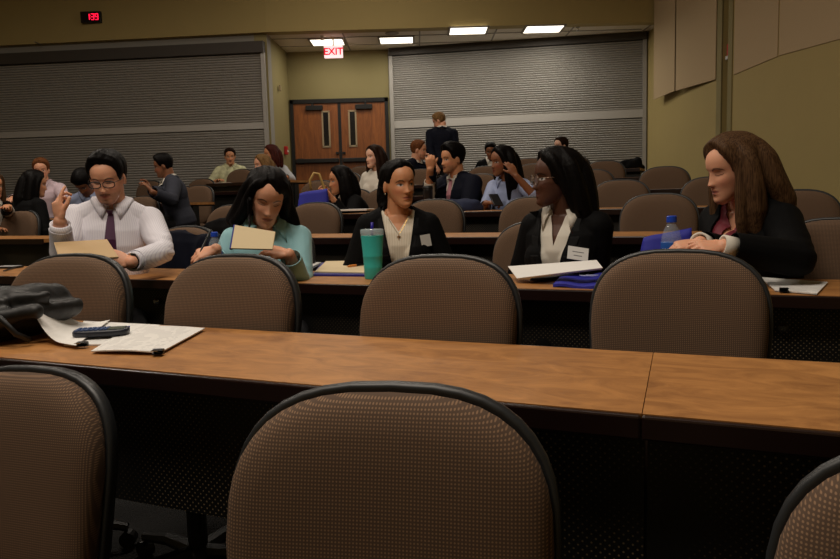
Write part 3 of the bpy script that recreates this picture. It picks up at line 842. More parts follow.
    if legs:
        kn = {}
        for s in (-1, 1):
            hip = pel+TS*s*.085*size
            if stand: knee = hip-U*.45*size; foot = pel*np.array((1, 1, 0))+TS*s*.09+U*.09
            else: knee = hip*np.array((1, 1, 0))+U*(seatz+.055)+Fd*.42*size+Sd*s*.03; foot = knee*np.array((1, 1, 0))+U*.09-Fd*.06
            kn[s] = (hip, knee, foot)
            mb.capsule(hip, knee, .078*size, .055*size, 12); mb.capsule(knee, foot, .054*size, .036*size, 12); mb.capsule(foot-U*.045, foot-U*.05+Fd*.15, .036, .03, 10)
        pr.kn = kn
    head_mb(mb, Hc, R, hs*size, fem)
    me = remesh(mb, .0033 if fine else .0065, 2 if fine else 1, 'body')
    P, N = get_vn(me)
    skc = lin(SK[skin]); C = np.tile(skc, (len(P), 1)); C *= (1+.05*pnoise(P, 30, 3))[:, None]
    L = (P-Hc)@R/(hs*size); x, y, z = L.T; fr = (y < -.03) & (np.abs(z) < .14); ax = np.abs(x)
    pt = dict(brow=(40, 28, 22), lip=(150, 70, 66), iris=(40, 24, 16), eyes='open', lipa=.75, browa=.85)
    pt.update(paint or {})
    def mixc(w, col):
        w = np.clip(w*fr, 0, 1)[:, None]; C[:] = C*(1-w)+lin(col)*w
    g = lambda u, v: np.exp(-u*u-v*v)
    mixc(.28*g((ax-.045)/.018, (z+.032)/.018), (200, 96, 80) if skin != 'dark' else (90, 44, 34))
    mixc(pt['browa']*sstep(-np.abs(z-.0225+.9*(ax-.030)**2/.03-.0)+.0042, 0, .0022)*sstep(ax, .011, .016)*(1-sstep(ax, .046, .052)), pt['brow'])
    zl = z+.064+x*x*2.0*.0
    lipw = sstep(.0098-np.abs(z+.0642)*(1+0*x)-(ax/.026)**2*.0095, 0, .002)
    mixc(pt['lipa']*lipw, pt['lip']); mixc(.8*g((z+.0642)/.0016, (x/.021)**2), tuple(v*.35 for v in pt['lip']))
    if pt['eyes'] == 'open':
        ew = sstep(1-((ax-.031)/.0155)**2-((z+.0005)/.0068)**2, 0, .35)
        mixc(ew, (196, 188, 182)); gx = pt.get('gaze', 0)*.005
        mixc(sstep(1-((x-np.sign(x)*.031-gx)/.0060)**2-((z+.0)/.0062)**2, 0, .4)*ew, pt['iris'])
        mixc(.9*sstep(.0022-np.abs(z-(.0058-((ax-.031)/.0150)**2*.006)), 0, .0015)*sstep(.0155-np.abs(ax-.031), 0, .002), (26, 16, 12))
    else:
        mixc(.45*g((ax-.031)/.013, (z-.003)/.007), pt.get('shadow', (110, 66, 50)))
        mixc(.95*sstep(.0024-np.abs(z+.0045+((ax-.031)/.015)**2*-.0035), 0, .0016)*sstep(.0150-np.abs(ax-.031), 0, .002), (26, 16, 12))
    mixc(.8*g((ax-.0075)/.0035, (z+.0455)/.0022), tuple(v*.35 for v in SK[skin]))  # nostrils: shade of the cavity painted into the skin colour
    if pt.get('beard'):                              # moustache and chin beard / stubble
        nb_ = (pnoise(P, 400, 5, 1)*.15+1)
        mixc(pt.get('stubble', .35)*sstep(-z, .045, .060)*(y < .0)*(1-lipw)*nb_, pt['brow'])
        mixc(.8*sstep(.0045-np.abs(z+.0535+ax*.18), 0, .003)*sstep(.026-ax, 0, .004)*nb_, pt['brow'])
        if pt['beard'] == 'goatee': mixc(.8*g(x/.018, (z+.098)/.014)*nb_, pt['brow'])
    set_col(me, C)
    pr.body = link('body', me, skin_m, root, True); pr.me = me
    return pr
skin_m = attr_mat('skin', .48, sss=.12)

def wrinkle(me, amp, seed=0, scale=16, pr=None):
    P, N = get_vn(me)
    d = pnoise(P*np.array((1, 1, .8)), scale, seed, 3)
    d = -np.abs(d)+.3                                   # creases
    if pr is not None:                                   # stronger folds round the elbows
        k = np.zeros(len(P))
        for s in (-1, 1):
            e = pr.arm[s][0]; k += np.exp(-((P-e)**2).sum(1)/.008)
        d = d*(1+1.2*k)+.35*k*np.sin(((P)@np.array((30, 20, 150.)))+pnoise(P, 20, seed+1)*2)
    set_v(me, P+N*(d*amp)[:, None])
def torso_coords(pr, P):
    v = P-pr.pel; t = v@pr.T/pr.Ls; return v@pr.TS, v@pr.TF, t
def garment(pr, name, m, g=.010, to=.95, vopen=None, vtop=.09, amp=.004, neck=.062, seed=1, cuffk=1.0, solid=.003, hem=None, scale=16, voxel=None, gk=1.0, sleeve=None):
    """shirt or jacket wrapped round the body; vopen: t where the front opening ends"""
    mb = MB(); pr.limbs(mb, g, to=to if sleeve is None else sleeve, hands=False, k=cuffk)
    vx = voxel or (.0048 if pr.fine else .009)
    me = remesh(mb, vx, 5 if pr.fine else 3, name)
    wrinkle(me, amp, seed, scale, pr)
    def mask(P, N):
        x, f, t = torso_coords(pr, P)
        # neck hole
        ax = pr.nb+pr.T*0; v = P-ax; h = v@pr.T; rad = np.linalg.norm(v-np.outer(h, pr.T), axis=1)
        bad = (rad < neck*pr.size) & (h > -.05)
        if vopen is not None:
            w = vtop*np.clip((t-vopen)/(1-vopen), 0, 1)-.0004
            near = np.ones(len(P), bool)
            bad |= (f > .0) & (np.abs(x) < w) & (t > vopen) & near & (N@pr.TF > -.2)
        # cuffs open at the wrist
        for s in (-1, 1):
            e, w_, *_ = pr.arm[s]; d = (w_-e)/np.linalg.norm(w_-e); L = np.linalg.norm(w_-e); q = (P-e)@d
            rr = np.linalg.norm(P-e-np.outer(q, d), axis=1); tt_ = to if sleeve is None else sleeve
            bad |= (q > L*tt_+.0004) & (q < L+.06) & (rr < .058)
        return bad
    planes = []
    if vopen is not None:
        for s in (-1, 1):
            D = pr.TS*s*vtop+pr.T*pr.Ls*(1-vopen); planes.append((pr.pel+pr.T*pr.Ls*vopen, np.cross(D, pr.TF)))
    for s in (-1, 1):
        e, w_, *_ = pr.arm[s]; d = (w_-e)/np.linalg.norm(w_-e); tt_ = to if sleeve is None else sleeve
        planes.append((e+(w_-e)*tt_, d))
    del_faces(me, mask, planes if pr.fine else planes[:2] if vopen is not None else ())
    o = link(name, me, m, pr.root, True)
    sd = o.modifiers.new('thick', 'SOLIDIFY'); sd.thickness = solid; sd.offset = 1
    return o
def bvh_of(*objs):
    vs, fs = [], []
    for o in objs:
        n = len(vs); vs += [v.co.copy() for v in o.data.vertices]; fs += [tuple(i+n for i in p.vertices) for p in o.data.polygons]
    return BVHTree.FromPolygons(vs, fs)
def drape(pr, bvh, x, t, off=.004):
    """point on the chest: x sideways in metres, t along the spine"""
    c = pr.pel+pr.T*pr.Ls*t+pr.TS*x+pr.TF*.25
    h = bvh.ray_cast(Vector(c), Vector(-pr.TF))
    if h[0] is None: return pr.pel+pr.T*pr.Ls*t+pr.TS*x+pr.TF*(.10+off)
    return np.array(h[0])+pr.TF*off
def strip(pr, bvh, name, m, rows, off=.004, th=.004, k=5, parent=None, smooth=True):
    """rows: list of (xa, xb, t); a thin cloth piece lying on the chest"""
    top = []; 
    for r_ in rows:
        xa, xb, t = r_[:3]; tb = r_[3] if len(r_) > 3 else t
        top.append([drape(pr, bvh, xa+(xb-xa)*j/(k-1), t+(tb-t)*j/(k-1), off) for j in range(k)])
    mb = MB(); n = len(top)
    A = [p for r_ in top for p in r_]; B = [p-pr.TF*th*1.5 for p in A]
    fs = []
    for i in range(n-1):
        for j in range(k-1):
            a = i*k+j; fs.append((a, a+1, a+k+1, a+k)); o = n*k; fs.append((o+a, o+a+k, o+a+k+1, o+a+1))
    o = n*k; edge = [j for j in range(k)]+[i*k+k-1 for i in range(1, n)]+[(n-1)*k+j for j in range(k-2, -1, -1)]+[i*k for i in range(n-2, 0, -1)]
    for i in range(len(edge)):
        a, b = edge[i], edge[(i+1) % len(edge)]; fs.append((a, a+o, b+o, b))
    mb.add(A+B, fs)
    ob = mb.build(name, m, parent or pr.root, smooth=False); return ob
def collar(pr, name, m, bvh, r=.056, tip=.062, spread=.030, a0=14, hf=.004, hs_=.034, th=.003, fallb=.034):
    """shirt collar folded down on to the shirt, two points in front"""
    r *= pr.size; ax = pr.T*.75+(pr.Hc-pr.nb)/np.linalg.norm(pr.Hc-pr.nb)*.25; ax /= np.linalg.norm(ax)
    A = math.radians(a0); n = 25; R_ = [[], [], [], [], []]
    c0 = pr.nb-pr.TF*.002
    for i in range(n):
        u = -1+2*i/(n-1); ang = math.pi*0+u*(math.pi-A)      # 0 = nape
        f = float(sstep(np.array(abs(u)), .45, 1.0)); dv = -pr.TF*math.cos(ang)+pr.TS*math.sin(ang)
        h = hs_*(1-f)+hf*f
        inner = c0+ax*h+dv*(r*(1+.12*f)); base = c0+ax*(h-.026)+dv*(r*(1+.12*f)-.002)
        g = float(np.clip((abs(u)-.66)/.34, 0, 1))**1.6
        out = c0+ax*(h-fallb-(tip-fallb)*g)+dv*(r+.030)+pr.TS*math.copysign(spread*g, u)+pr.TF*.02*g
        q, nn, *_ = bvh.find_nearest(Vector(out))
        if q is not None:
            nn = np.array(nn); q = np.array(q); nn = nn if nn@dv > -.2 else -nn; out = q+nn*.006
        R_[0].append(base); R_[1].append(inner); R_[2].append(inner+dv*.005-ax*.001)
        R_[3].append((inner*.5+out*.5)+dv*.010+ax*.004); R_[4].append(out)
    P_ = [p for r_ in R_ for p in r_]; fs = []
    for k in range(4):
        for i in range(n-1): fs.append((k*n+i, k*n+i+1, (k+1)*n+i+1, (k+1)*n+i))
    mb = MB(); mb.add(P_, fs); o = mb.build(name, m, pr.root, smooth=True, fix=False)
    sd = o.modifiers.new('thick', 'SOLIDIFY'); sd.thickness = th; sd.offset = 0
    return o
def lapels(pr, bvh, m, vopen, vtop, wide=.05, off=.006, name='lapel'):
    for s in (-1, 1):
        rows = []
        for q in np.linspace(0, 1, 12):
            t = vopen+(1.0-vopen)*q; x = vtop*(q)+.0
            w = wide*min(1, q*2.6+.12)
            if q > .80: w = wide*(.62 if q < .9 else .5)
            rows.append((s*(x-.004), s*(x+w), min(t, .985), min(t, .985)-.02*(q > .5)+.04*q))
        o = strip(pr, bvh, name, m, rows, off, .004, 5)
def blazer(pr, m, vopen=.42, vtop=.075, g=.019, to=.93, amp=.006, lap=True, wide=.05, seed=2, lapm=None):
    j = garment(pr, 'jacket', m, g=g, to=to, vopen=vopen, vtop=vtop, amp=amp, neck=.068, seed=seed, solid=.004, scale=10)
    if lap:
        b = bvh_of(j)
        lapels(pr, b, lapm or m, vopen, vtop, wide)
        # collar round the back of the neck
        mb = MB(); n = 15; r = .070*pr.size; rows = [[], []]
        for i in range(n):
            a = (-1+2*i/(n-1))*1.9; dv = -pr.TF*math.cos(a)+pr.TS*math.sin(a)
            rows[0].append(pr.nb+pr.T*.022+dv*r); rows[1].append(pr.nb-pr.T*.014+dv*(r+.028))
        A = rows[0]+rows[1]; mb.add(A, [(i, i+1, n+i+1, n+i) for i in range(n-1)])
        o = mb.build('jacket_collar', lapm or m, pr.root, smooth=True, fix=False); sd = o.modifiers.new('t', 'SOLIDIFY'); sd.thickness = .006; sd.offset = 0
    return j
def trousers(pr, m, shoe):
    mb = MB(); g = .014
    mb.loft([pr.pel-pr.T*.10, pr.pel, pr.pel+pr.T*pr.Ls*.16], [pr.rx[1]+g*.5, pr.rx[1]+g*.9, pr.rx[2]+g*.6], [pr.ry[1]+g*.5, pr.ry[1]+g, pr.ry[2]+g*.6], pr.TS, pr.TF, 20)
    for s in (-1, 1):
        h, k, f = pr.kn[s]
        mb.capsule(h, k, .078*pr.size+g, .056*pr.size+g, 14); mb.capsule(k, f+pr.U*.0, .055*pr.size+g, .040*pr.size+g, 14)
    me = remesh(mb, .010, 3, 'trousers'); wrinkle(me, .004, 9, 14); link('trousers', me, m, pr.root, True)
    for s in (-1, 1):
        h, k, f = pr.kn[s]; f = f*np.array((1, 1, 0))+pr.U*.045
        MB().capsule(f-pr.Fd*.02, f+pr.Fd*.17, .047, .038, 14, flat=(pr.U, .92)).build('shoe', shoe, pr.root, smooth=True)
def cuffs(pr, m, s, r=.034, L=.03, pos=.97, name='cuff'):
    e, w, *_ = pr.arm[s]; d = (w-e)/np.linalg.norm(w-e); c = e+(w-e)*pos
    MB().lathe([(r, -L/2), (r+.002, L/2), (r-.006, L/2+.001), (r-.007, -L/2)], c, 20, d).build(name, m, pr.root, smooth=True)

# ---- hair
def hair_cap(mb, pr, top=.018, sidew=.010, back=.016, line=.062, temple=-.015, nape=-.075, part=None, front=.012, vee=0):
    P = head_pts(64, 64); P[..., 0] *= 1+((.90 if pr.fem else 1.05)-1)*sstep(-P[..., 2], .01, .07); x, y, z = P[..., 0], P[..., 1], P[..., 2]
    zh = np.where(y < -.045, line, np.where(y < .0, line+(temple-line)*(y+.045)/.045, temple+(nape-temple)*np.clip(y/.03, 0, 1)))
    zh = line+(temple-line)*sstep(y, -.068, -.020)+(nape-temple)*sstep(y, .010, .040)
    if vee: zh = zh+vee*(.045-np.clip(np.abs(x-(part or 0)), 0, .045))*sstep(-y, .02, .06)
    zh = zh+.0035*np.sin(x*420+y*300)*np.sin(x*173+1)
    k = sstep(z-zh, -.004, .004); ramp = .12+.88*sstep(z-zh, -.002, .040)
    c = np.array((0, .012, .0)); n = P-c; n /= np.linalg.norm(n, axis=-1, keepdims=True)
    up = np.clip(n[..., 2], 0, 1); bk = np.clip(n[..., 1], 0, 1); fr = np.clip(-n[..., 1], 0, 1)
    off = sidew+(top-sidew)*up+(back-sidew)*bk*(1-up)+front*fr*up
    if part is not None:
        off = off-.007*np.exp(-((x-part)/.004)**2)*(z > .05)*(y < .06)
    off = off*k*ramp-.012*(1-k)
    Q = ((P+n*off[..., None])*pr.hs*pr.size)@pr.R.T+pr.Hc
    mb.rings([list(r) for r in Q])
def hl(pr, p): return pr.Hc+pr.R@(np.array(p, float)*pr.hs*pr.size)
def lock_of_hair(mb, pr, pts, radii, flat=None, world=False):
    pts = [np.array(p, float) if world else hl(pr, p) for p in pts]
    # resample smoothly
    n = len(pts); tq = np.linspace(0, n-1, (n-1)*5+1); A = np.array(pts); R_ = np.array(radii)
    def cr(A, t):
        i = int(min(math.floor(t), n-2)); f = t-i; p0, p1, p2, p3 = A[max(i-1, 0)], A[i], A[i+1], A[min(i+2, n-1)]
        return .5*((2*p1)+(-p0+p2)*f+(2*p0-5*p1+4*p2-p3)*f*f+(-p0+3*p1-3*p2+p3)*f**3)
    Q = [cr(A, t) for t in tq]; RR = [float(np.interp(t, range(n), R_)) for t in tq]
    for a, b, r1, r2 in zip(Q[:-1], Q[1:], RR[:-1], RR[1:]): mb.capsule(a, b, r1, r2, 10, flat)
def hair_build(pr, mb, m, amp=.0025, strand=90, zs=5, seed=0, voxel=None, name='hair', smooth=3, wave=0):
    me = remesh(mb, voxel or (.0042 if pr.fine else .008), smooth, name)
    P, N = get_vn(me); L = (P-pr.Hc)@pr.R
    if zs < 20:
        a = np.arctan2(L[:, 0], -(L[:, 1]-.01)); 
        Q = np.column_stack([np.sin(a)*.09, np.cos(a)*.09, P[:, 2]*zs/strand*1.0])
        top = sstep(L[:, 2], .06, .11)
        Q2 = np.column_stack([L[:, 0], L[:, 1]*.12, L[:, 2]*.4])
        d = pnoise(Q, strand*1.6, seed, 3)*(1-top)+pnoise(Q2, strand*1.6, seed+1, 3)*top
    else: d = pnoise(P, strand, seed, 3)
    set_v(me, P+N*(d*amp)[:, None]+ (N*0 if not wave else N*(wave*np.sin(P[:, 2]*55+pnoise(P, 14, 4)*1.5))[:, None]))
    return link(name, me, m, pr.root, True)
def hair_mat(name, c1, c2, rough=.42, strand=260, zscale=.05):
    m, nt, b = new_mat(name); N = nt.nodes; L = nt.links
    tc = N.new('ShaderNodeTexCoord'); mp = N.new('ShaderNodeMapping'); mp.inputs['Scale'].default_value = (1, 1, zscale)
    L.new(tc.outputs['Object'], mp.inputs[0])
    nz = N.new('ShaderNodeTexNoise'); nz.inputs['Scale'].default_value = strand; nz.inputs['Detail'].default_value = 4; L.new(mp.outputs[0], nz.inputs['Vector'])
    mx = N.new('ShaderNodeMix'); mx.data_type = 'RGBA'; mx.inputs[6].default_value = S(c1); mx.inputs[7].default_value = S(c2)
    mr = N.new('ShaderNodeMapRange'); mr.inputs['From Min'].default_value = .35; mr.inputs['From Max'].default_value = .65
    L.new(nz.outputs['Fac'], mr.inputs[0]); L.new(mr.outputs[0], mx.inputs[0]); L.new(mx.outputs[2], b.inputs['Base Color'])
    bp = N.new('ShaderNodeBump'); bp.inputs['Strength'].default_value = .35; bp.inputs['Distance'].default_value = .004
    L.new(nz.outputs['Fac'], bp.inputs['Height']); L.new(bp.outputs[0], b.inputs['Normal'])
    b.inputs['Roughness'].default_value = rough+.12; b.inputs['Specular IOR Level'].default_value = .09
    return m
H_BLACK = hair_mat('black_hair', (5, 4, 4), (15, 11, 10), .4)
H_DKBROWN = hair_mat('dark_brown_hair', (22, 13, 9), (48, 30, 20), .42)
H_BROWN = hair_mat('brown_hair', (56, 38, 26), (98, 72, 48), .45)
H_RED = hair_mat('auburn_hair', (70, 38, 20), (130, 80, 46), .5)
H_BLOND = hair_mat('dark_blonde_hair', (88, 62, 38), (150, 116, 74), .5)
H_MAROON = hair_mat('dark_red_hair', (40, 16, 14), (84, 38, 30), .45)

def glasses(pr, m, lensm, w=.025, h=.017, off=-.094, z=-.003, rnd=2.6, tr=.0016):
    mb = MB(); R_ = pr.R
    def loop(cx):
        return [hl(pr, (cx+w*math.copysign(abs(math.cos(t))**(2/rnd), math.cos(t)), off-.002+.10*abs(cx+w*math.cos(t))**1.6, z+h*math.copysign(abs(math.sin(t))**(2/rnd), math.sin(t)))) for t in [2*math.pi*i/28 for i in range(29)]]
    e = mb
    for s in (-1, 1):
        mb.tube(loop(s*.032), tr, 6)
        mb.tube([hl(pr, (s*.056, off+.008, z+.006)), hl(pr, (s*.073, -.055, z+.006)), hl(pr, (s*.079, .0, z+.004)), hl(pr, (s*.077, .018, z-.006))], .0016, 6)
    mb.tube([hl(pr, (-.008, off-.001, z+.004)), hl(pr, (0, off-.005, z+.007)), hl(pr, (.008, off-.001, z+.004))], .0016, 6)
    o = mb.build('glasses', m, pr.root, smooth=True)
    for s in (-1, 1):
        MB().rings([[p for p in loop(s*.032)[:-1]], [p-R_@np.array((0, .0012, 0)) for p in loop(s*.032)[:-1]]]).build('lens', lensm, o)
    return o
# ---- cloth materials
shirt_stripe = stripes_mat('striped_shirt', (232, 230, 238), (212, 208, 222), .0075, .5)
purple_tie = mat('purple_tie', (72, 30, 66), .5, noise=.3, nscale=200)
teal_m = mat('teal_blouse', (146, 196, 204), .7, noise=.05, nscale=10, sheen=.2)
black_suit = mat('black_suit', (8, 8, 9), .8, noise=.2, nscale=200, spec=.12)
black_suit2 = mat('black_lapel', (10, 10, 11), .7, noise=.2, nscale=200, spec=.15)
navy_suit = mat('navy_suit', (14, 17, 30), .8, spec=.12, noise=.2, nscale=100)
grey_suit = mat('grey_suit', (56, 58, 68), .8, spec=.15, noise=.2, nscale=100)
cream_m = stripes_mat('cream_blouse', (224, 214, 196), (212, 201, 180), .012, .5)
white_shirt = mat('white_shirt', (216, 210, 198), .7)
blue_shirt = mat('blue_shirt', (150, 162, 196), .75, noise=.08, nscale=20)
paleblue = mat('pale_shirt', (196, 196, 206), .75)
maroon_m = mat('maroon_top', (104, 22, 38), .7)
pink_shirt = mat('pink_shirt', (206, 186, 196), .75)
floral_m = mat('patterned_shirt', (206, 202, 160), .8, noise=.75, nscale=15, detail=2)
grey_top = mat('light_grey_top', (176, 178, 182), .8)
dark_trouser = mat('dark_trousers', (24, 24, 28), .85)
shoe_m = mat('leather_shoe', (18, 15, 14), .4)
gold = mat('gold', (190, 150, 80), .3, metal=1)
frame_dark = mat('glasses_frame', (24, 20, 22), .3)
frame_metal = mat('glasses_metal', (120, 100, 84), .3, metal=.8)
lens_m = mat('glasses_lens', (230, 230, 235), .05, alpha=.05, spec=.5)
badge_m = mat('name_badge', (222, 222, 218), .6)
ink = mat('ink', (120, 120, 124), .7)

def badge(pr, bvh, x, t, w, h, rot=0, txt=None):
    A = [(-w/2, -h/2), (w/2, -h/2), (w/2, h/2), (-w/2, h/2)]; c, s = math.cos(rot), math.sin(rot)
    n = 6; rows = []
    pts = []
    for i in range(n):
        for j in range(n):
            u = -w/2+w*j/(n-1); v = -h/2+h*i/(n-1); pts.append((x+u*c-v*s, t+(u*s+v*c)/pr.Ls))
    # flat sheet: fit from the centre normal
    c0 = drape(pr, bvh, x, t, 0); ca = drape(pr, bvh, x+.02, t, 0); cb = drape(pr, bvh, x, t+.03/pr.Ls, 0)
    a = ca-c0; a /= np.linalg.norm(a); b = cb-c0; b -= a*(a@b); b /= np.linalg.norm(b); nn = np.cross(a, b)
    if nn@pr.TF < 0: nn = -nn
    a2 = a*c+b*s; b2 = -a*s+b*c; R_ = np.column_stack([a2, b2, nn])
    o = MB().box(c0+nn*.010, (w, h, .0015), R_).build('name_badge', badge_m, pr.root)
    for k in range(2 if txt else 0):
        MB().box(c0+nn*.0112+b2*(.006-.016*k), (w*(.55-.15*k), .003, .0004), R_).build('badge_text', ink, o)
    return o

# ================= the man in the striped shirt
man = make_person(107, 178, 3.58, TIER[2], 16, 'man in white striped shirt, purple tie and glasses reading a folder', fem=False, skin='fair', lean=8, hy=6, hp=20, hr=-2, fine=True, size=1.0, hs=.99, side_lean=3,
    arms={-1: dict(w=(60, 222, 3.30), hint=(-.15, .1, -1), d=(-.10, .05, 1), n=(-.5, -.6, .25), curls=[.25, .75, .95, 1.1], tc=.6, thumb_side=1),
          1: dict(w=(131, 262, 3.22), hint=(1, .1, -.7), d=(-1, -.15, .28), n=(.1, -1, .5), curl=.8)},
    paint=dict(brow=(34, 22, 18), lip=(168, 92, 84), eyes='down', beard='goatee', stubble=.28))
hm = MB(); hair_cap(hm, man, top=.026, sidew=.005, back=.014, line=.086, temple=-.012, nape=-.065, front=.008)
lock_of_hair(hm, man, [(.040, -.045, .100), (.0, -.054, .114), (-.040, -.046, .106), (-.062, -.02, .082)], [.012, .018, .018, .012])
lock_of_hair(hm, man, [(.05, -.03, .10), (0, -.04, .122), (-.05, -.02, .10)], [.016, .022, .016])
hair_build(man, hm, H_BLACK, amp=.003, strand=70)
sh = garment(man, 'shirt', shirt_stripe, g=.012, to=.86, amp=.0065, seed=4, neck=.060, cuffk=1.2, scale=13)
bv = bvh_of(sh)
collar(man, 'collar', shirt_stripe, bv, r=.060, tip=.066, a0=9, spread=.026)
for s in (-1, 1): cuffs(man, shirt_stripe, s, r=.042, L=.055, pos=.86)
strip(man, bv, 'tie', purple_tie, [(-.017, .017, .965), (-.012, .012, .925), (-.019, .017, .86), (-.026, .024, .72), (-.032, .030, .55), (-.036, .034, .40), (-.036, .034, .28), (0, .001, .22)], .010, .006)
glasses(man, frame_dark, lens_m, tr=.0024, w=.027, h=.016)
e_, w_, *_ = man.arm[1]; dw = (w_-e_)/np.linalg.norm(w_-e_)
wt = MB().lathe([(.032, -.009), (.0335, 0), (.032, .009), (.028, .009), (.028, -.009)], w_-dw*.018, 22, dw).build('wristwatch', black_metal, man.root, smooth=True)
nn = np.cross(dw, (0, 0, 1)); nn = np.array((0, -.6, .8)); nn -= dw*(nn@dw); nn /= np.linalg.norm(nn)
MB().lathe([(.019, 0), (.019, .008), (.015, .010)], w_-dw*.018+nn*.029, 20, nn).build('watch_face', chrome, wt)
trousers(man, dark_trouser, shoe_m)

# ================= the woman in teal
teal = make_person(267, 197, 3.28, TIER[2], 8, 'woman with long dark hair in a teal blouse writing, head bent down', skin='fair', lean=14, hy=18, hp=26, hr=8, fine=True, size=1.0, hs=1.04,
    arms={-1: dict(w=(216, 249, 3.14), hint=(-.35, .1, -1), d=(-.9, -.3, -.25), n=(-.15, -.6, .8), curl=.75, tc=.6),
          1: dict(w=(289, 254, 3.04), hint=(.12, .35, -1), d=(-1, .05, .22), n=(.0, -.5, .9), curl=.55)},
    paint=dict(brow=(30, 18, 14), lip=(150, 74, 66), eyes='down', shadow=(90, 56, 44)))
hm = MB(); hair_cap(hm, teal, top=.016, sidew=.015, back=.018, line=.050, temple=-.02, nape=-.09, front=.004, part=-.012, vee=.9)
for s in (-1, 1):
    lock_of_hair(hm, teal, [(s*.014, -.030, .112), (s*.055, -.045, .080), (s*.080, -.028, .02), (s*.088, -.005, -.06), (s*.105, .03, -.14)], [.010, .015, .016, .024, .03])
    lock_of_hair(hm, teal, [(s*.05, .0, .09), (s*.083, .015, .03), (s*.098, .03, -.06), (s*.115, .06, -.15)], [.02, .026, .032, .036])
shR = teal.nb+teal.TS*.135; shL = teal.nb-teal.TS*.135
tb = teal.nb
for s in (-1, 1):
    lock_of_hair(hm, teal, [hl(teal, (s*.085, .015, -.02)), tb+teal.TS*s*.105-teal.TF*.005+teal.U*.05, tb+teal.TS*s*.125-teal.TF*.02-teal.T*.01, tb+teal.TS*s*.135-teal.TF*.06-teal.T*.12], [.03, .036, .030, .020], world=True)
    lock_of_hair(hm, teal, [hl(teal, (s*.04, .08, .0)), tb+teal.TS*s*.05-teal.TF*.075, tb+teal.TS*s*.06-teal.TF*.12-teal.T*.20], [.05, .05, .035], world=True)
# the strand hanging in front of the folder
lock_of_hair(hm, teal, [hl(teal, (-.074, -.050, .0)), hl(teal, (-.070, -.066, -.07)), PY(249.5, 222, 3.10)-teal.O, PY(249, 240, 3.045)-teal.O], [.012, .009, .006, .003], world=True)
hair_build(teal, hm, H_BLACK, amp=.003, strand=60)
bl = garment(teal, 'blouse', teal_m, g=.013, to=.90, vopen=.74, vtop=.045, amp=.0065, seed=7, neck=.058, scale=11, cuffk=1.3)
bv = bvh_of(bl)
collar(teal, 'collar', teal_m, bv, r=.056, tip=.07, a0=34, spread=.05)
strip(teal, bv, 'placket', teal_m, [(-.014, .014, .74), (-.014, .014, .6), (-.013, .013, .4), (-.013, .013, .2)], .004, .003)
strip(teal, bv, 'pocket_flap', teal_m, [(.045, .115, .62, .60), (.045, .115, .585, .565), (.05, .11, .555, .54)], .006, .004)
strip(teal, bv, 'pocket_flap', teal_m, [(-.045, -.115, .62, .60), (-.045, -.115, .585, .565), (-.05, -.11, .555, .54)], .006, .004)
trousers(teal, dark_trouser, shoe_m)

# ================= the woman with the cross necklace
mid = make_person(399.5, 184, 3.62, TIER[2], 2, 'woman in black blazer, cream blouse and cross necklace looking to the right', skin='tan', lean=3, hy=27, hp=4, hr=-3, fine=True, size=1.0, hs=.96,
    arms={-1: dict(w=None), 1: dict(w=None)}, paint=dict(brow=(36, 24, 18), lip=(158, 84, 76), eyes='open', gaze=.5))
hm = MB(); hair_cap(hm, mid, top=.014, sidew=.008, back=.026, line=.090, temple=.0, nape=-.05, front=.004)
lock_of_hair(hm, mid, [(0, .06, .07), (0, .105, .05), (0, .12, .0)], [.05, .055, .045])
for s in (-1, 1):
    lock_of_hair(hm, mid, [(s*.02, .11, .01), (s*.03, .115, -.06), (s*.04, .10, -.14), (s*.05, .09, -.20)], [.04, .045, .04, .025])
hair_build(mid, hm, H_BLACK, amp=.0030, strand=120, zs=40, seed=3)
bl = garment(mid, 'blouse', cream_m, g=.008, to=.6, vopen=.80, vtop=.066, amp=.0035, seed=11, neck=.075, scale=14)
jk = blazer(mid, black_suit, vopen=.04, vtop=.082, g=.019, wide=.05, lapm=black_suit2)
bv = bvh_of(bl, mid.body); bvj = bvh_of(jk)
badge(mid, bvj, .124, .70, .062, .058, .05)
pts = [drape(mid, bv, x, t, .003) for x, t in ((-.058, 1.0), (-.046, .93), (-.028, .86), (-.010, .80), (0, .775), (.010, .80), (.028, .86), (.046, .93), (.058, 1.0))]
nk = MB().tube(pts, .0014, 6).build('necklace', gold, mid.root)
cc = drape(mid, bv, 0, .745, .006); Rm = np.column_stack([mid.TS, mid.TF, mid.T])
MB().box(cc, (.004, .003, .028), Rm).box(cc+mid.T*.004, (.018, .0031, .004), Rm).build('cross_pendant', gold, nk)
for s in (-1, 1): MB().ell(hl(mid, (s*.080, .006, -.046)), np.eye(3), (.004,)*3, 8, 6).build('earring', chrome, mid.root, smooth=True)
trousers(mid, black_suit, shoe_m)

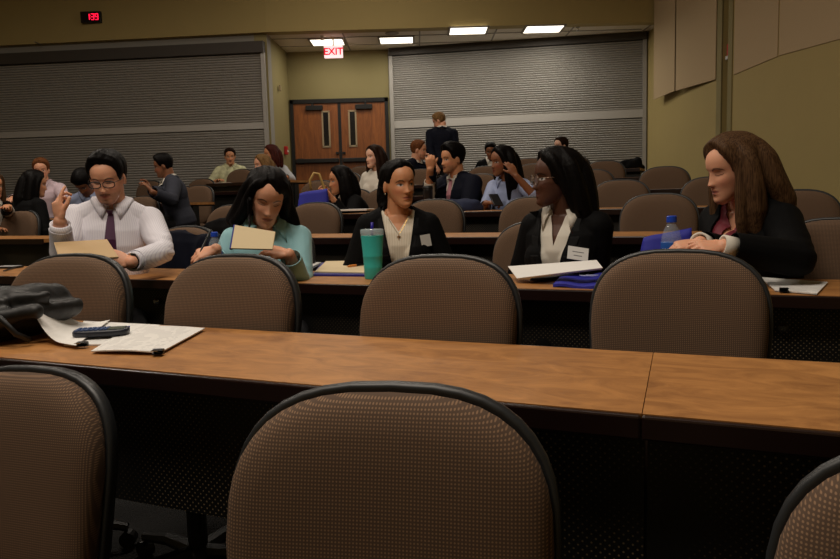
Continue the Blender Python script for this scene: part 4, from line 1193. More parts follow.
# ================= the woman with long black hair and glasses
gl = make_person(556, 178, 3.08, TIER[2], -38, 'woman with long straight black hair and glasses in profile, black blazer, name badge', skin='dark', lean=4, hy=-82, hp=2, hr=0, fine=True, size=.98,
    arms={-1: dict(w=None, hint=(-.2, .6, -1)), 1: dict(w=None, hint=(.2, .5, -1))}, paint=dict(brow=(16, 10, 8), lip=(104, 52, 48), eyes='open', iris=(14, 8, 6), lipa=.6))
hm = MB(); hair_cap(hm, gl, top=.022, sidew=.016, back=.022, line=.070, temple=-.03, nape=-.09, front=.008, part=-.01, vee=.5)
for s in (-1, 1):
    lock_of_hair(hm, gl, [(s*.015, -.030, .112), (s*.058, -.036, .082), (s*.080, -.010, .02), (s*.084, .02, -.06), (s*.074, .05, -.13)], [.014, .022, .022, .024, .020])
    lock_of_hair(hm, gl, [(s*.04, .02, .10), (s*.083, .035, .04), (s*.090, .06, -.06), (s*.082, .085, -.15), (s*.075, .10, -.22)], [.026, .034, .040, .036, .02])
    lock_of_hair(hm, gl, [(s*.02, .07, .08), (s*.04, .10, .02), (s*.045, .115, -.08), (s*.05, .12, -.18), (s*.05, .12, -.24)], [.03, .042, .048, .045, .03])
hair_build(gl, hm, H_BLACK, amp=.002, strand=60, seed=5)
bl = garment(gl, 'blouse', white_shirt, g=.010, to=.6, vopen=.70, vtop=.040, amp=.006, seed=13, neck=.058, scale=15)
collar(gl, 'collar', white_shirt, bvh_of(bl), r=.058, tip=.085, a0=30, spread=.02)
jk = blazer(gl, black_suit, vopen=.16, vtop=.088, g=.019, wide=.045, lapm=black_suit2, seed=4)
bvj = bvh_of(jk)
badge(gl, bvj, .112, .64, .082, .056, -.25, True)
glasses(gl, frame_metal, lens_m, w=.024, h=.020, rnd=2.2)
trousers(gl, black_suit, shoe_m)

# ================= the woman with brown hair at the right
bw = make_person(732, 169, 2.86, TIER[2], -62, 'woman with long brown hair and black blazer facing left at the right edge', skin='fair', lean=18, hy=-82, hp=14, hr=2, fine=True, size=1.04,
    arms={-1: dict(w=(700, 243, 2.60), hint=(.4, -.7, -.8), d=(-1, .1, -.12), n=(-.1, -.3, 1), curl=.8, tc=.5),
          1: dict(w=(724, 246, 2.50), hint=(1, -.5, -.5), d=(-1, -.05, -.10), n=(-.1, -.65, .8), curl=.75, tc=.5)},
    paint=dict(brow=(70, 46, 34), lip=(164, 84, 86), eyes='down', shadow=(120, 76, 66)))
hm = MB(); hair_cap(hm, bw, top=.024, sidew=.018, back=.026, line=.066, temple=-.03, nape=-.09, front=.010, part=.012, vee=.7)
for s in (-1, 1):
    f = 1 if s > 0 else .9
    lock_of_hair(hm, bw, [(s*.02, -.030, .112), (s*.060, -.042, .082), (s*.082, -.022, .01), (s*.088, -.035, -.08), (s*.085, -.05, -.18), (s*.075, -.055, -.27)], [.016, .022, .022, .026, .026, .014])
    lock_of_hair(hm, bw, [(s*.04, .0, .10), (s*.085, .015, .04), (s*.100, .01, -.05), (s*.105, .0, -.15), (s*.095, -.01, -.25)], [.026, .034, .042, .042, .024])
    lock_of_hair(hm, bw, [(s*.04, .06, .09), (s*.07, .09, .02), (s*.085, .10, -.07), (s*.09, .12, -.15), (s*.09, .11, -.22)], [.03, .045, .05, .048, .03])
hair_build(bw, hm, H_BROWN, amp=.0032, strand=56, seed=8)
garment(bw, 'top', maroon_m, g=.010, to=.6, vopen=.82, vtop=.05, amp=.004, seed=17, neck=.060)
blazer(bw, black_suit, vopen=.20, vtop=.075, g=.021, wide=.05, lapm=black_suit2, seed=6, to=.88, lap=False)
cuffs(bw, white_shirt, 1, r=.036, L=.05, pos=.93); cuffs(bw, white_shirt, -1, r=.036, L=.05, pos=.93)
e_, w_, d_, *_ = bw.arm[1]
trousers(bw, black_suit, shoe_m)

# ================= the people further back
def hair_short(pr, m, **k):
    hm = MB(); a = dict(top=.022, sidew=.009, back=.014, line=.074, temple=-.010, nape=-.06, front=.010); a.update(k); hair_cap(hm, pr, **a); hair_build(pr, hm, m, amp=.003, strand=80)
def hair_long(pr, m, L=.24, bulk=1.0, vee=.6, line=.066, seed=0, front=True):
    hm = MB(); hair_cap(hm, pr, top=.020, sidew=.015, back=.02, line=line, temple=-.02, nape=-.09, front=.008, vee=vee)
    for s in (-1, 1):
        if front: lock_of_hair(hm, pr, [(s*.02, -.025, .112), (s*.06, -.038, .078), (s*.082, -.015, .0), (s*.088, -.012, -L*.45), (s*.085, -.02, -L)], [.012, .018, .022*bulk, .027*bulk, .014])
        lock_of_hair(hm, pr, [(s*.04, .02, .10), (s*.082, .035, .02), (s*.092, .04, -L*.5), (s*.085, .05, -L*1.05)], [.024, .034*bulk, .040*bulk, .024])
        lock_of_hair(hm, pr, [(s*.03, .07, .07), (s*.04, .10, .0), (s*.045, .11, -L*.5), (s*.05, .11, -L*1.1)], [.03, .045, .048*bulk, .028])
    hair_build(pr, hm, m, amp=.003, strand=60, seed=seed)
def dress(pr, jacket=None, shirt=white_shirt, vopen=.35, tie=None, pants=None, coll=True, lap=True, seed=1, to=.92, vtop=.07):
    if jacket:
        b = garment(pr, 'shirt', shirt, g=.010, to=.6, amp=.002, neck=.058, seed=seed)
        if tie:
            bv = bvh_of(b); strip(pr, bv, 'tie', tie, [(-.02, .02, .97), (-.016, .016, .93), (-.026, .026, .7), (-.032, .032, .5), (-.03, .03, .35)], .012, .006)
        j = blazer(pr, jacket, vopen=vopen, vtop=vtop, g=.021, lap=lap, seed=seed)
    else: j = garment(pr, 'shirt', shirt, g=.014, to=to, amp=.005, neck=.058, seed=seed)
    if coll: collar(pr, 'collar', shirt, bvh_of(b if jacket else j))
    trousers(pr, pants or dark_trouser, shoe_m)
    return j
T = TIER
# far left, partly out of the frame
p = make_person(-7, 186, 6.9, T[4], 60, 'person in a black jacket at the left edge of the frame, mostly cut off', skin='tan', hy=60, lean=10, fem=True,
    arms={1: dict(w=(8, 207, 6.6)), -1: dict(w=None)}); hair_long(p, H_BROWN, .2); dress(p, black_suit)
# woman with her back turned
p = make_person(35, 184, 7.0, T[4], 150, 'woman with long black hair and black jacket seen from behind at left', hy=120, hp=10, lean=12, skin='tan', size=1.02)
hair_long(p, H_BLACK, .30, 1.25); dress(p, black_suit)
p = make_person(41, 170, 8.1, T[5], 6, 'man with reddish brown hair and pale pink shirt behind the woman with long black hair', fem=False, skin='fair', hy=20, hp=8, lean=8,
    arms={-1: dict(w=(12, 199, 7.6)), 1: dict(w=(60, 205, 7.5), hint=(1, 0, -1))}, paint=dict(brow=(110, 66, 40), beard='full', stubble=.3))
hair_short(p, H_RED); dress(p, None, pink_shirt)
p = make_person(84, 183, 7.0, T[4], 10, 'person with black hair and blue shirt bent down behind the man with glasses', fem=True, skin='brown', hy=-10, hp=48, lean=26)
hair_short(p, H_BLACK, line=.05, nape=-.09, back=.03, top=.03); dress(p, None, blue_shirt)
# grey suit
p = make_person(163, 166, 7.85, T[5], -62, 'young man in grey suit in profile facing left over a paper', fem=False, skin='brown', hy=-78, hp=14, lean=12, hs=.95,
    arms={-1: dict(w=(151, 191, 7.45), hint=(-.2, 0, -1), d=(-.3, -.2, .8)), 1: dict(w=(152, 192, 7.25), hint=(.6, 0, -1), d=(-.5, 0, .7))}, paint=dict(brow=(20, 14, 12)))
hair_short(p, H_BLACK, top=.032, front=.02); dress(p, grey_suit, vopen=.4)
# aloha shirt
p = make_person(230, 156.5, 11.3, T[7], 14, 'man with moustache and yellow green patterned shirt by the left blinds', fem=False, skin='tan', hy=14, hp=10, lean=8,
    arms={-1: dict(w=(217, 181, 11.0), hint=(-1, 0, -1)), 1: dict(w=(236, 182, 11.0))}, paint=dict(brow=(50, 34, 26), beard='m', stubble=.1))
hair_short(p, H_DKBROWN, line=.082); dress(p, None, floral_m, to=.4)
# blonde and dark red hair
p = make_person(262, 165, 9.0, T[6], -20, 'woman with dark blonde hair just above the head of the woman in teal', skin='fair', hy=-55, hp=6, lean=8)
hair_long(p, H_BLOND, .2, .9); dress(p, None, paleblue)
p = make_person(271, 154, 10.3, T[7], 30, 'woman with dark red hair and light grey top near the red fire alarm', skin='tan', hy=-60, hp=6, lean=10,
    arms={1: dict(w=(286, 177, 10.0), hint=(1, 0, -1)), -1: dict(w=None)})
hair_long(p, H_MAROON, .16, .9); dress(p, None, grey_top, coll=False)
# lying forward in black
p = make_person(340, 180.5, 6.5, T[4]-.10, -60, 'woman with black hair and black jacket leaning low over the desk, facing left', skin='tan', hy=-70, hp=6, lean=20,
    arms={-1: dict(w=(326, 196, 6.3), hint=(0, 0, -1)), 1: dict(w=(333, 199, 6.15), hint=(.5, 0, -1))}, seatz=.36)
hair_long(p, H_BLACK, .22, 1.15); dress(p, black_suit, vopen=.5)
# long brown hair, white top
p = make_person(374, 157, 8.0, T[5], -30, 'woman with long brown hair and white top in front of the right door leaf', skin='pale', hy=-48, hp=2, lean=3)
hair_long(p, H_DKBROWN, .28, 1.1); dress(p, None, white_shirt, coll=False)
# profile man
p = make_person(419, 150, 9.6, T[6], 60, 'man with short brown hair and dark suit in profile, chin on his hand', fem=False, skin='fair', hy=78, hp=8, lean=8,
    arms={1: dict(w=(431, 163, 9.3), hint=(.5, 0, -1), d=(-.1, 0, 1), curl=1.0), -1: dict(w=(428, 168, 9.5), hint=(0, 0, -1))}, paint=dict(brow=(80, 50, 34), beard='full', stubble=.5, lipa=.5))
hair_short(p, H_RED, line=.085); dress(p, navy_suit, vopen=.5)
# pink tie
p = make_person(452, 159, 6.35, T[4], -48, 'man in dark navy suit with pink tie, arm raised, looking left', fem=False, skin='tan', hy=-62, hp=6, lean=10,
    arms={-1: dict(w=(430, 170, 6.1), hint=(-.4, -.2, -1), d=(.05, 0, 1), n=(.2, -1, 0), curl=.9, px=True), 1: dict(w=(440, 205, 5.9), hint=(1, 0, -1))}, paint=dict(brow=(24, 18, 14), beard='full', stubble=.3), size=1.02)
hair_short(p, H_BLACK, top=.034, front=.024); dress(p, navy_suit, vopen=.40, vtop=.055, tie=mat('pink_tie', (190, 130, 140), .6))
# hand in hair
p = make_person(502, 161.5, 6.05, T[4], -40, 'woman with long black hair and light blue shirt, hand pushed into her hair', skin='brown', hy=-66, hp=6, lean=16,
    arms={1: dict(w=(516, 176, 5.75), hint=(.9, -.1, -1), d=(-.45, .15, .9), n=(.5, -1, 0), curl=.35), -1: dict(w=(486, 203, 5.75), hint=(-.4, 0, -1), d=(.9, -.2, .1), curl=.9)}, paint=dict(brow=(20, 14, 12)))
hair_long(p, H_BLACK, .30, 1.1); dress(p, None, blue_shirt, to=.30)
# small far heads
p = make_person(490.5, 151, 10.9, T[7], 0, 'person with black hair whose small head shows over a far chair, mid picture', skin='brown', hy=-10, hp=20, lean=10); hair_short(p, H_BLACK, nape=-.09); dress(p, black_suit)
p = make_person(560.5, 146, 10.4, T[7], -10, 'person with brown hair whose head shows above the long black hair, by the blinds', skin='pale', hy=-60, hp=0, lean=4); hair_short(p, H_DKBROWN, nape=-.09); dress(p, black_suit)
# standing
p = make_person(439, 121, 10.95, BACKZ-.08, 170, 'person in dark suit standing in front of the bright blinds, back turned', fem=False, skin='fair', hy=-110, hp=24, lean=8, stand=True, size=.97, side_lean=-2,
    arms={-1: dict(w=(452, 172, 10.7), hint=(1, 0, -.5)), 1: dict(w=(436, 170, 10.6), hint=(-1, 0, -.5))})
hair_short(p, H_BLOND); dress(p, navy_suit, vopen=.5)

# ------------------------------------------------------------------ things on the desks
def rowrot(rz=0): return -TH+math.radians(rz)
DT = lambda k: TIER[k]+.740
def on_desk(px, py, k, dz=0): return PZ(px, py, DT(k)+dz)
def sheet(name, quad, z, m, label, cat, group=None, n=14, curl=None, th=.0012, rough=0, parent=None):
    if len(quad) == 5:                       # (px, row distance, width, depth, turn)
        p_, zr, w_, d_, t_ = quad; c_ = rowpt(p_, zr, z); A_ = rotz(-TH+math.radians(t_)); Q = [c_+A_@np.array((sx*w_/2, sy*d_/2, 0)) for sx, sy in ((-1, -1), (1, -1), (1, 1), (-1, 1))]
    else: Q = [PZ(x, y, z) for x, y in quad]
    c = sum(Q)/4; c[2] = z
    A = []
    for i in range(n):
        v = i/(n-1)
        for j in range(n):
            u = j/(n-1); p = (Q[0]*(1-u)+Q[1]*u)*(1-v)+(Q[3]*(1-u)+Q[2]*u)*v
            p = p-c; p[2] = 0
            if curl: p = p+np.array((0, 0, curl(u, v)))
            A.append(p)
    B = [p+np.array((0, 0, th)) for p in A]; N_ = n*n; fs = []
    for i in range(n-1):
        for j in range(n-1):
            a = i*n+j; fs += [(a, a+n, a+n+1, a+1), (N_+a, N_+a+1, N_+a+n+1, N_+a+n)]
    edge = [j for j in range(n)]+[i*n+n-1 for i in range(1, n)]+[(n-1)*n+j for j in range(n-2, -1, -1)]+[i*n for i in range(n-2, 0, -1)]
    for i in range(len(edge)):
        a, b = edge[i], edge[(i+1) % len(edge)]; fs.append((a, b, N_+b, N_+a))
    o = MB().add(A, fs) if False else None
    mb = MB(); mb.add(A+B, fs); o = mb.build(name, m, parent, smooth=False); o.location = c
    if parent is None: tag(o, label, cat, group)
    return o, c, Q
def printed_mat(name, base=(230, 228, 224), inkc=(150, 150, 152), line=.009):
    m, nt, b = new_mat(name); N = nt.nodes; L = nt.links
    tc = N.new('ShaderNodeTexCoord'); sp = N.new('ShaderNodeSeparateXYZ'); mp = N.new('ShaderNodeMapping'); L.new(tc.outputs['Generated'], sp.inputs[0])
    u = sp.outputs['X']; v = sp.outputs['Y']
    ln = math_node(nt, 'COSINE', math_node(nt, 'MULTIPLY', v, 2*math.pi*22)); ln = math_node(nt, 'GREATER_THAN', ln, .1)
    nz = N.new('ShaderNodeTexNoise'); nz.inputs['Scale'].default_value = 7; L.new(tc.outputs['Generated'], nz.inputs['Vector'])
    k = math_node(nt, 'GREATER_THAN', nz.outputs['Fac'], .47)
    inn = math_node(nt, 'MULTIPLY', math_node(nt, 'GREATER_THAN', u, .15), math_node(nt, 'LESS_THAN', u, .88))
    f = math_node(nt, 'MULTIPLY', math_node(nt, 'MULTIPLY', ln, k), inn); f = math_node(nt, 'MULTIPLY', f, .35)
    mx = N.new('ShaderNodeMix'); mx.data_type = 'RGBA'; mx.inputs[6].default_value = S(base); mx.inputs[7].default_value = S(inkc)
    L.new(f, mx.inputs[0]); L.new(mx.outputs[2], b.inputs['Base Color']); b.inputs['Roughness'].default_value = .7
    return m
print_m = printed_mat('printed_paper')
manila = mat('manila', (190, 160, 118), .7, noise=.04, nscale=8)
cream_paper = mat('cream_paper', (224, 204, 164), .7)
blue_folder = mat('royal_blue_folder', (34, 36, 132), .45)
blue_tote = mat('royal_blue_fabric', (38, 42, 158), .7, noise=.08, nscale=20)
print_w = mat('printed_white', (200, 205, 235), .6)
plastic_black = mat('black_plastic', (20, 21, 24), .4)
# --- papers on the near desk
o1, c1, _ = sheet('paper_stack', [(91, 352), (160, 353.5), (205, 329), (131, 327)], DT(1)+.006, print_m, 'flat printed sheets in a clip lying at an angle on the near desk', 'papers', n=10, th=.003, curl=lambda u, v: .004*math.sin(u*3.1))
o2, c2, _ = sheet('paper_stack', [(64, 346), (122, 345.5), (160, 326), (84, 322)], DT(1)+.001, print_m, 'stack of printed sheets under the calculator on the near desk', 'papers', n=10, th=.004)
o3, c3, _ = sheet('paper_stack', [(36, 341), (76, 348), (110, 322), (68, 330)], DT(1)+.005, white_paper, 'white sheet with a curled up corner against the black bag', 'papers', n=16, th=.001,
                  curl=lambda u, v: .075*max(0, 1-u*1.5)**2.2*(1-.5*v)+.006)
for px, py, lb in ((158, 352.0, 'black binder clip on the flat printed sheets'), (82, 344.5, 'black binder clip below the calculator')):
    c = on_desk(px, py, 1, .010); e = empty('binder_clip', c, rowrot(25)); tag(e, lb, 'binder clip')
    MB().rings([[(x, y, z) for y, z in ((-.012, -.004), (.010, -.007), (.012, 0), (.010, .007), (-.012, .006), (.006, 0))] for x in (-.013, .013)]).build('clip_body', plastic_black, e)
    MB().tube([(-.006, -.010, .006), (-.008, -.028, .008), (.008, -.028, .008), (.006, -.010, .006)], .0009, 6).build('clip_handle', chrome, e)
# --- calculator (graphing kind, key grid, sloped)
c = on_desk(101.5, 331.5, 1, .030)
c = on_desk(101.5, 331.5, 1, .022); ca = empty('calculator', c, rowrot(33)); ca.scale = (.82, .82, .82); tag(ca, 'dark blue calculator with blue keys lying on the sheets of the near desk', 'calculator')
mb = MB(); n = 24
def sq(w, h, e=4): return [(w*math.copysign(abs(math.cos(t))**(2/e), math.cos(t)), h*math.copysign(abs(math.sin(t))**(2/e), math.sin(t))) for t in [2*math.pi*i/n for i in range(n)]]
mb.rings([[(x, y, z) for x, y in sq(w, h)] for w, h, z in ((.086, .036, -.012), (.091, .041, -.008), (.091, .041, .004), (.088, .038, .009))])
mb.build('calculator_body', mat('calc_body', (28, 32, 44), .4), ca, smooth=True)
MB().box((.052, 0, .0105), (.052, .056, .002)).build('calculator_screen', mat('calc_screen', (92, 104, 96), .2), ca)
km = mat('calc_keys', (58, 84, 132), .45)
kb = MB()
for i in range(7):
    for j in range(4): kb.box((-.074+i*.0155, -.024+j*.016, .0105), (.011, .012, .004))
kb.build('keypad', km, ca)
MB().box((.060, .0405, .004), (.05, .004, .008)).build('end_cap', mat('calc_trim', (40, 60, 170), .4), ca)
# --- black leather bag
bagm = mat('black_leather', (16, 17, 18), .5, noise=.25, nscale=9, bump=.25, bscale=25, spec=.5)
mb = MB(); yb_ = on_desk(20, 338, 1)[1]
b0 = on_desk(-50, 348, 1)
ol = [(-110, 358), (-110, 300), (-60, 291), (-20, 290), (10, 290), (30, 284), (44, 285), (52, 293), (59, 303), (68, 302), (73, 309), (68, 319), (54, 327), (38, 338), (20, 350), (-30, 356)]
O_ = []
ol = [(x-14, y) for x, y in ol]
for i in range(len(ol)):
    for q_ in range(3):
        p0, p1, p2, p3 = [np.array(ol[(i+j-1) % len(ol)], float) for j in range(4)]; f = q_/3
        O_.append(.5*((2*p1)+(-p0+p2)*f+(2*p0-5*p1+4*p2-p3)*f*f+(-p0+3*p1-3*p2+p3)*f**3))
W_ = [PY(x, y, yb_) for x, y in O_]; cw = sum(W_)/len(W_)
W_ = [p+RU*0 for p in W_]
rg = []
for dn, k in ((-.135, .45), (-.125, .72), (-.09, .92), (-.03, 1.0), (.05, 1.0), (.11, .9), (.15, .7)):
    rg.append([cw+(p-cw)*k+RN*dn+np.array((0, 0, -.0)) for p in W_])
mb.rings(rg)
def B_(s_, n_, z): return b0+RU*s_+RN*n_+np.array((0, 0, z))
mb.capsule(PY(-20, 322, yb_-.12), PY(34, 312, yb_-.10), .035, .022, 12); mb.capsule(PY(10, 300, yb_-.06), PY(46, 296, yb_-.02), .022, .016, 12); mb.capsule(PY(-60, 300, yb_-.08), PY(4, 303, yb_-.09), .03, .02, 12)
me = remesh(mb, .006, 4, 'handbag'); P, N = get_vn(me)
d = -np.abs(pnoise(P*np.array((1, 1, .7)), 14, 21, 3))+.3; d2 = np.sin(P@np.array((26, -14, 30))+pnoise(P, 8, 5)*2.5)
P = P+N*(d*.012+d2*.004)[:, None]; P[:, 2] = np.maximum(P[:, 2], DT(1)+.002)
o = P.mean(0); set_v(me, P-o); bg = link('handbag', me, bagm, None, True); bg.location = tuple(o); tag(bg, 'slouching black leather bag on the near desk at the left edge', 'bag')
sm = MB().tube([PY(-40, 300, yb_-.13)-o, PY(0, 318, yb_-.16)-o, PY(16, 334, yb_-.155)-o, PY(30, 340, yb_-.13)-o], [.008]*4, 8).build('bag_strap', bagm, bg, smooth=True)

# --- things on the desk of the five
def folder_flat(px, py, w, d, rz, mcover, label, k=2, th=.008, extra=None, name='folder'):
    c = on_desk(px, py, k, .001); e = empty(name, c, rowrot(rz)); tag(e, label, name.replace('_', ' '))
    MB().box((0, 0, th/2), (w, d, th)).build('cover', mcover, e, bevel=.002)
    return e, c
# phone + pen at left
c = on_desk(9, 268, 2, .001); e = empty('phone', c, rowrot(10)); tag(e, 'phone with a white screen lying on the desk at the left edge', 'phone')
MB().box((0, 0, .006), (.14, .075, .010)).build('phone_body', plastic_black, e, bevel=.004); MB().box((0, 0, .0118), (.115, .066, .001)).build('phone_screen', mat('phone_screen', (225, 225, 228), .2), e)
def pen(pa, pb, z, m, label, r=.0042, world=False):
    a, b = (PZ(*pa, z), PZ(*pb, z)) if not world else (np.array(pa), np.array(pb)); c = (a+b)/2
    e = empty('pen', c); tag(e, label, 'pen'); d = (b-a); L = np.linalg.norm(d); d = d/L
    MB().lathe([(.001, -L/2), (r*.8, -L/2+.012), (r, -L/2+.02), (r, L/2-.002), (r*.6, L/2)], (0, 0, 0), 12, d).build('barrel', m, e, smooth=True)
    MB().lathe([(r*1.05, L/2-.045), (r*1.15, L/2-.04), (r*1.15, L/2), (r*.5, L/2+.002)], (0, 0, 0), 12, d).build('cap', plastic_black, e, smooth=True)
    return e
pen((3, 271), (19, 266.5), DT(2)+.006, plastic_black, 'black pen lying beside the phone at the left edge')
# manila folder held by the man: standing tilted in front of him
def held_board(name, quad, label, cat, m, th=.006, spine=None):
    Q = [PY(*q) for q in quad]; c = sum(Q)/4; e = empty(name, c); tag(e, label, cat)
    n1 = np.cross(Q[1]-Q[0], Q[3]-Q[0]); n1 /= np.linalg.norm(n1)
    Q[2] = Q[2]-n1*((Q[2]-Q[0])@n1)
    A = [q-c for q in Q]; B = [q-c+n1*th for q in Q]
    MB().add(A+B, [(3,2,1,0),(4,5,6,7),(0,1,5,4),(1,2,6,5),(2,3,7,6),(3,0,4,7)]).build('cover', m, e, bevel=.0015)
    if spine:
        i, j = spine; p, q = Q[i]-c, Q[j]-c; MB().tube([p, (p+q)/2, q], .007, 8).build('spine', blue_folder, e)
    side_ = -1 if n1@CAM-n1@c > 0 else 1
    A2 = [q*.97+n1*(th+.001 if side_ > 0 else -.004) for q in A]; B2 = [q+n1*.003 for q in A2]
    MB().add(A2+B2, [(3,2,1,0),(4,5,6,7),(0,1,5,4),(1,2,6,5),(2,3,7,6),(3,0,4,7)]).build('pages', white_paper, e)
    return e
held_board('folder', [(60, 262, 3.02), (119, 258, 2.98), (105, 232.5, 3.22), (54, 243.5, 3.28)], 'tan folder held open by the man with the purple tie', 'folder', manila)
held_board('notebook', [(231, 249, 2.98), (273, 250, 2.93), (277, 234, 2.99), (235, 225.5, 3.05)], 'cream notebook with blue spine standing before the woman in teal', 'notebook', cream_paper, spine=(0, 3))
pen_w = teal.arm[-1][1]+teal.O
pen(tuple(PY(200, 252, 3.03)), tuple(PY(211, 230, 3.10)), 0, plastic_black, 'black pen in the writing hand of the woman in teal', world=True)
# papers right of teal: blue folder with white sheet
def tilted(name, quad, k, z, m, label, cat, th=.003, n=8, curl=None): return sheet(name, quad, DT(k)+z, m, label, cat, n=n, th=th, curl=curl)
tilted('paper_stack', [(283, 272), (300, 273), (321, 263), (292, 262)], 2, .004, print_m, 'white sheets on a dark folder right of the woman in teal', 'papers', th=.004)
tilted('folder', [(280, 274), (302, 275), (324, 263), (290, 261)], 2, .001, mat('dark_slate_folder', (50, 58, 74), .5), 'dark slate folder under the sheets right of the woman in teal', 'folder', th=.003)
tilted('folder', [(313, 276), (366, 276.5), (372, 262), (322, 264)], 2, .001, blue_folder, 'blue folder under cream papers left of the teal tumbler', 'folder', th=.008)
tilted('paper_stack', [(315, 272.5), (372, 273.5), (376, 261), (326, 262)], 2, .010, cream_paper, 'cream papers on the blue folder left of the teal tumbler', 'papers', th=.005)
pc = PZ(356, 265, DT(2)+.018); hl_ = pen((347, 266.5), (362, 264.5), DT(2)+.020, mat('orange_plastic', (226, 140, 60), .5), 'orange highlighter on the cream papers', r=.006)
# tumbler
c = on_desk(373.5, 278.5, 2); e = empty('tumbler', c); tag(e, 'teal tumbler with clear lid and blue straw on the desk', 'tumbler')
tm = mat('teal_tumbler', (62, 190, 182), .35, noise=.03)
MB().lathe([(.036, 0), (.0375, .003), (.0385, .045), (.0395, .052), (.0385, .056), (.041, .092), (.042, .096), (.041, .100), (.0475, .178), (.0475, .183), (.044, .184)], (0, 0, 0), 32).build('cup', tm, e, smooth=True)
clear = mat('clear_plastic', (225, 230, 235), .08, alpha=.42, spec=.8)
MB().lathe([(.0485, .183), (.0495, .188), (.0495, .206), (.046, .210), (.012, .211)], (0, 0, 0), 32).build('lid', clear, e, smooth=True)
MB().tube([(.0, 0, .16), (.001, 0, .212), (.002, 0, .238)], .0062, 12).build('straw', mat('blue_straw', (40, 30, 150), .35), e, smooth=True)
# water bottles
water_m = mat('clear_bottle', (205, 220, 232), .06, alpha=.20, spec=.9)
blue_cap = mat('blue_cap', (24, 70, 190), .4); lab_m = mat('blue_label', (30, 84, 168), .4)
def bottle(px, py, k, s, label, txt=True, row=None, lz=.108):
    c = on_desk(px, py, k) if row is None else rowpt(px, row, DT(k)); e = empty('water_bottle', c); tag(e, label, 'water bottle')
    pr_ = [(.020, 0), (.030, .002), (.0325, .010), (.031, .03), (.0325, .05), (.0325, .13), (.031, .145), (.030, .150), (.024, .172), (.014, .190), (.0125, .194), (.0125, .204)]
    MB().lathe([(r*s, z*s) for r, z in pr_], (0, 0, 0), 28).build('bottle_body', water_m, e, smooth=True)
    MB().lathe([(.0155*s, .196*s), (.016*s, .198*s), (.0155*s, .215*s), (.013*s, .217*s)], (0, 0, 0), 24).build('bottle_cap', blue_cap, e)
    lb = MB().lathe([(.0328*s, .074*s), (.0332*s, .075*s), (.0332*s, .132*s), (.0328*s, .133*s)], (0, 0, 0), 32).build('bottle_label', lab_m, e, smooth=True)
    if txt:
        t = text('label_letters', 'AQUAFINA', .0135*s, print_w, lb, (0, 0, 0), (0, 0, 0), ext=.0002)
        me = t.data; d = -c[:2]/np.linalg.norm(c[:2]); R0 = .0336*s; a0 = math.atan2(d[1], d[0])
        for v in me.vertices:
            x, y, z = v.co; an = a0+x/R0; v.co = ((R0+z)*math.cos(an), (R0+z)*math.sin(an), lz*s+y*1.2)
    return e
bottle(217, 281, 2, .98, 'water bottle with blue cap by the writing hand of the woman in teal')
bottle(671, 283, 2, 1.13, 'water bottle with blue cap and label before the brown-haired woman')
# folders before the woman with glasses
tilted('tote_bag', [(553, 287), (596, 289), (622, 272), (575, 264)], 2, .001, blue_tote, 'flat blue tote bag with white print under the papers of the woman with glasses', 'bag', th=.010, curl=lambda u, v: .004*math.sin(u*7+v*4))
q = PZ(589, 275, DT(2)+.017); rz_ = rowrot(-2)
pm = MB()
for i in range(3): pm.box((0, -.010-i*.012, 0), (.075-.012*i, .005, .0006), None)
pm.box((.01, .012, 0), (.05, .007, .0006)); 
o = pm.build('tote_print', print_w); o.parent = [x for x in sc.objects if x.get('label', '').startswith('flat blue tote')][0]; o.location = tuple(q-np.array(o.parent.location)); o.rotation_euler = (0, 0, rz_)
tilted('folder', [(530, 281), (602, 272), (600, 265), (535, 270)], 2, .012, mat('black_folder', (16, 16, 24), .5), 'dark folder between the papers and the blue tote bag', 'folder', th=.005)
held_board('paper_stack', [(517, 279, 2.80), (603, 268.5, 2.62), (597, 261, 2.72), (508, 267, 2.98)], 'open white papers before the woman with glasses', 'papers', white_paper, th=.004)
# papers at right
o, c, _ = tilted('paper_stack', [(775, 291), (817, 294.5), (828, 283), (760, 278)], 2, .003, print_m, 'clipped white sheets on the desk at right before the brown-haired woman', 'papers', th=.004)
c = on_desk(784, 290, 2, .010); e = empty('binder_clip', c, rowrot(5)); tag(e, 'black binder clip on the white sheets at right', 'binder clip')
MB().rings([[(x, y, z) for y, z in ((-.012, -.004), (.010, -.007), (.012, 0), (.010, .007), (-.012, .006), (.006, 0))] for x in (-.013, .013)]).build('clip_body', plastic_black, e)
# tote bags standing
def tote(px0, px1, pyb, pyt, k, label, d=.05, seed=3, zb=None, flop=.0, Y=None):
    a = on_desk(px0, pyb, k); b = on_desk(px1, pyb, k)
    if Y is not None: a = PY(px0, pyb, Y); b = PY(px1, pyb, Y-(px1-px0)/FPX*Y*.3); a[2] = b[2] = DT(k)
    c = (a+b)/2; w = np.linalg.norm(b-a); u = (b-a)/w; n_ = np.cross(u, (0, 0, 1)); H_ = (PY((px0+px1)/2, pyt, c[1])[2]-DT(k))
    mb = MB(); rg = []
    for q in np.linspace(0, 1, 9):
        ww = w/2*(1-.12*q); dd = d*(1-.75*q)
        rg.append([u*ww*math.copysign(abs(math.cos(t))**.45, math.cos(t))+n_*(dd*math.copysign(abs(math.sin(t))**.6, math.sin(t))+flop*q*q)+np.array((0, 0, H_*q*(1+.10*math.cos(t)*(q > .7)))) for t in [2*math.pi*i/32 for i in range(32)]])
    mb.rings(rg); me = mb.mesh('tote_bag'); P, N = get_vn(me); 
    set_v(me, P+N*(pnoise(P, 22, seed)*.006*(P[:, 2] > .01))[:, None]+0)
    o = link('tote_bag', me, blue_tote, None, True); o.location = tuple(c); tag(o, label, 'bag')
    return o, c, u, n_, H_
tote(640, 694, 261, 233, 2, 'blue tote bag standing behind the right water bottle', d=.045, seed=4, Y=2.86)
o, c, u, n_, H_ = tote(298, 330, 200, 191, 4, 'blue tote bag on the desk in front of the doors', d=.06, seed=6, Y=5.75)
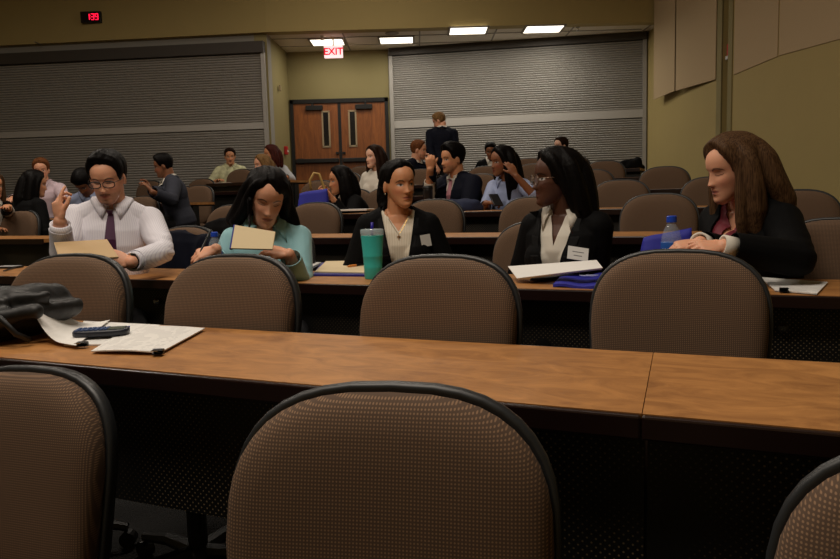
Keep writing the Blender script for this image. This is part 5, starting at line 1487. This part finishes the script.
far_tote = o
strap_m = mat('tan_strap', (188, 152, 84), .6)
st = MB().tube([PY(x, y, 5.9) for x, y in ((311, 190), (310, 180), (314, 173), (319, 174), (322, 182), (326, 193), (328, 197))], .010, 8)
st.v = [tuple(np.array(v)-np.array(o.location)) for v in st.v]; ob = st.build('bag_handle', strap_m, o, smooth=True); ob['label'] = 'tan curved handle'
# water bottle + white pieces by that bag
bottle(322, 205, 4, .9, 'small water bottle beside the far blue tote bag', txt=False, row=5.85)
# papers further back
tilted('folder', (354, 5.86, .30, .26, 10), 4, .02, white_paper, 'open white folder before the woman in black leaning over the desk', 'folder', th=.012)
tilted('paper_stack', (165, 7.2, .26, .2, 10), 5, .002, white_paper, 'sheet of paper before the man in the grey suit', 'papers', th=.004)
tilted('paper_stack', (8, 5.85, .22, .3, 0), 4, .002, white_paper, 'papers at the left edge before the pale pink shirt man', 'papers', th=.004)
tilted('paper_stack', (226, 9.25, .24, .2, 0), 7, .002, white_paper, 'papers before the man in the patterned shirt', 'papers', th=.006)
# travel mug
c = on_desk(428.5, 200, 4); c = rowpt(428.5, 5.95, DT(4)); e = empty('travel_mug', c); tag(e, 'tall black travel mug on the desk left of the man with the pink tie', 'mug')
MB().lathe([(.030, 0), (.034, .004), (.038, .17), (.039, .175)], (0, 0, 0), 24).build('mug_body', plastic_black, e, smooth=True)
MB().lathe([(.040, .175), (.041, .18), (.038, .20), (.02, .204)], (0, 0, 0), 24).build('mug_lid', black_metal, e, smooth=True)
# phone in the hand of the woman in blue
c = PY(496, 200, 5.68); e = empty('phone', c, .3); tag(e, 'dark phone in the hand of the woman in the light blue shirt', 'phone')
MB().box((0, 0, 0), (.075, .012, .14), np.array(Matrix.Rotation(-.9, 3, 'X'))).build('phone_body', plastic_black, e, bevel=.003)
# backpack on a far chair
def lump(name, px, py, Y, rx, ry, rz_, m, label, cat, zf, seed, amp=.02):
    c = PY(px, py, Y); mb = MB().ell((0, 0, 0), np.eye(3), (rx, ry, rz_)).ell((rx*.4, 0, rz_*.4), np.eye(3), (rx*.5, ry*.8, rz_*.7)).ell((-rx*.5, -ry*.3, -rz_*.1), np.eye(3), (rx*.5, ry*.7, rz_*.6))
    me = remesh(mb, .012, 3, name); P, N = get_vn(me); set_v(me, P+N*(pnoise(P, 25, seed)*amp)[:, None])
    o = link(name, me, m, None, True); o.location = tuple(c); tag(o, label, cat); return o
bpk = lump('backpack', 631, 167, 9.2, .17, .11, .10, black_suit, 'black backpack lying on the far desk under the right blinds corner', 'backpack', 0, 3)
bpk.location.z = max(bpk.location.z, 0)
# jackets over chair backs
def coat(px, k, zrow, m, label, seed, rz=0, H_=.30, zt=.96):
    p = rowpt(px, zrow, TIER[k]+.8); mb = MB()
    out = chair_outline(.265, zt, zt-H_-.1, 40)
    zc = zt-.2
    mb.rings([[(x*s_, y-.32*x*x+.0, zc+(z-zc)*s_) for x, z in out] for s_, y in ((.8, -.080), (.97, -.070), (1.0, -.04), (1.0, .06), (.97, .085), (.8, .09))])
    me = remesh(mb, .009, 4, 'jacket'); P, N = get_vn(me); d = -np.abs(pnoise(P*np.array((1.4, 1, .5)), 16, seed))+.3
    P = P+N*(d*.016)[:, None]; P[:, 1] += math.sin(BT)*(P[:, 2]-.5); set_v(me, P)
    o = link('draped_jacket', me, m, None, True); o.location = (p[0], p[1], TIER[k]); o.rotation_euler = (0, 0, -TH+math.radians(rz)); tag(o, label, 'jacket'); return o
coat(183, 2, 3.60, navy_suit, 'navy jacket hung over the chair right of the man with the tie', 3, zt=.93)
cj = coat(228, 3, 4.55, black_suit, 'black jacket behind the left shoulder of the woman in teal', 5, zt=.86)
# blue denim sleeve by the pink tie man
lump('draped_jacket', 458, 209, 5.75, .20, .10, .075, mat('dark_denim', (26, 36, 66), .85), 'dark blue jacket bundled on the desk below the man with the pink tie', 'jacket', 0, 9, .015)
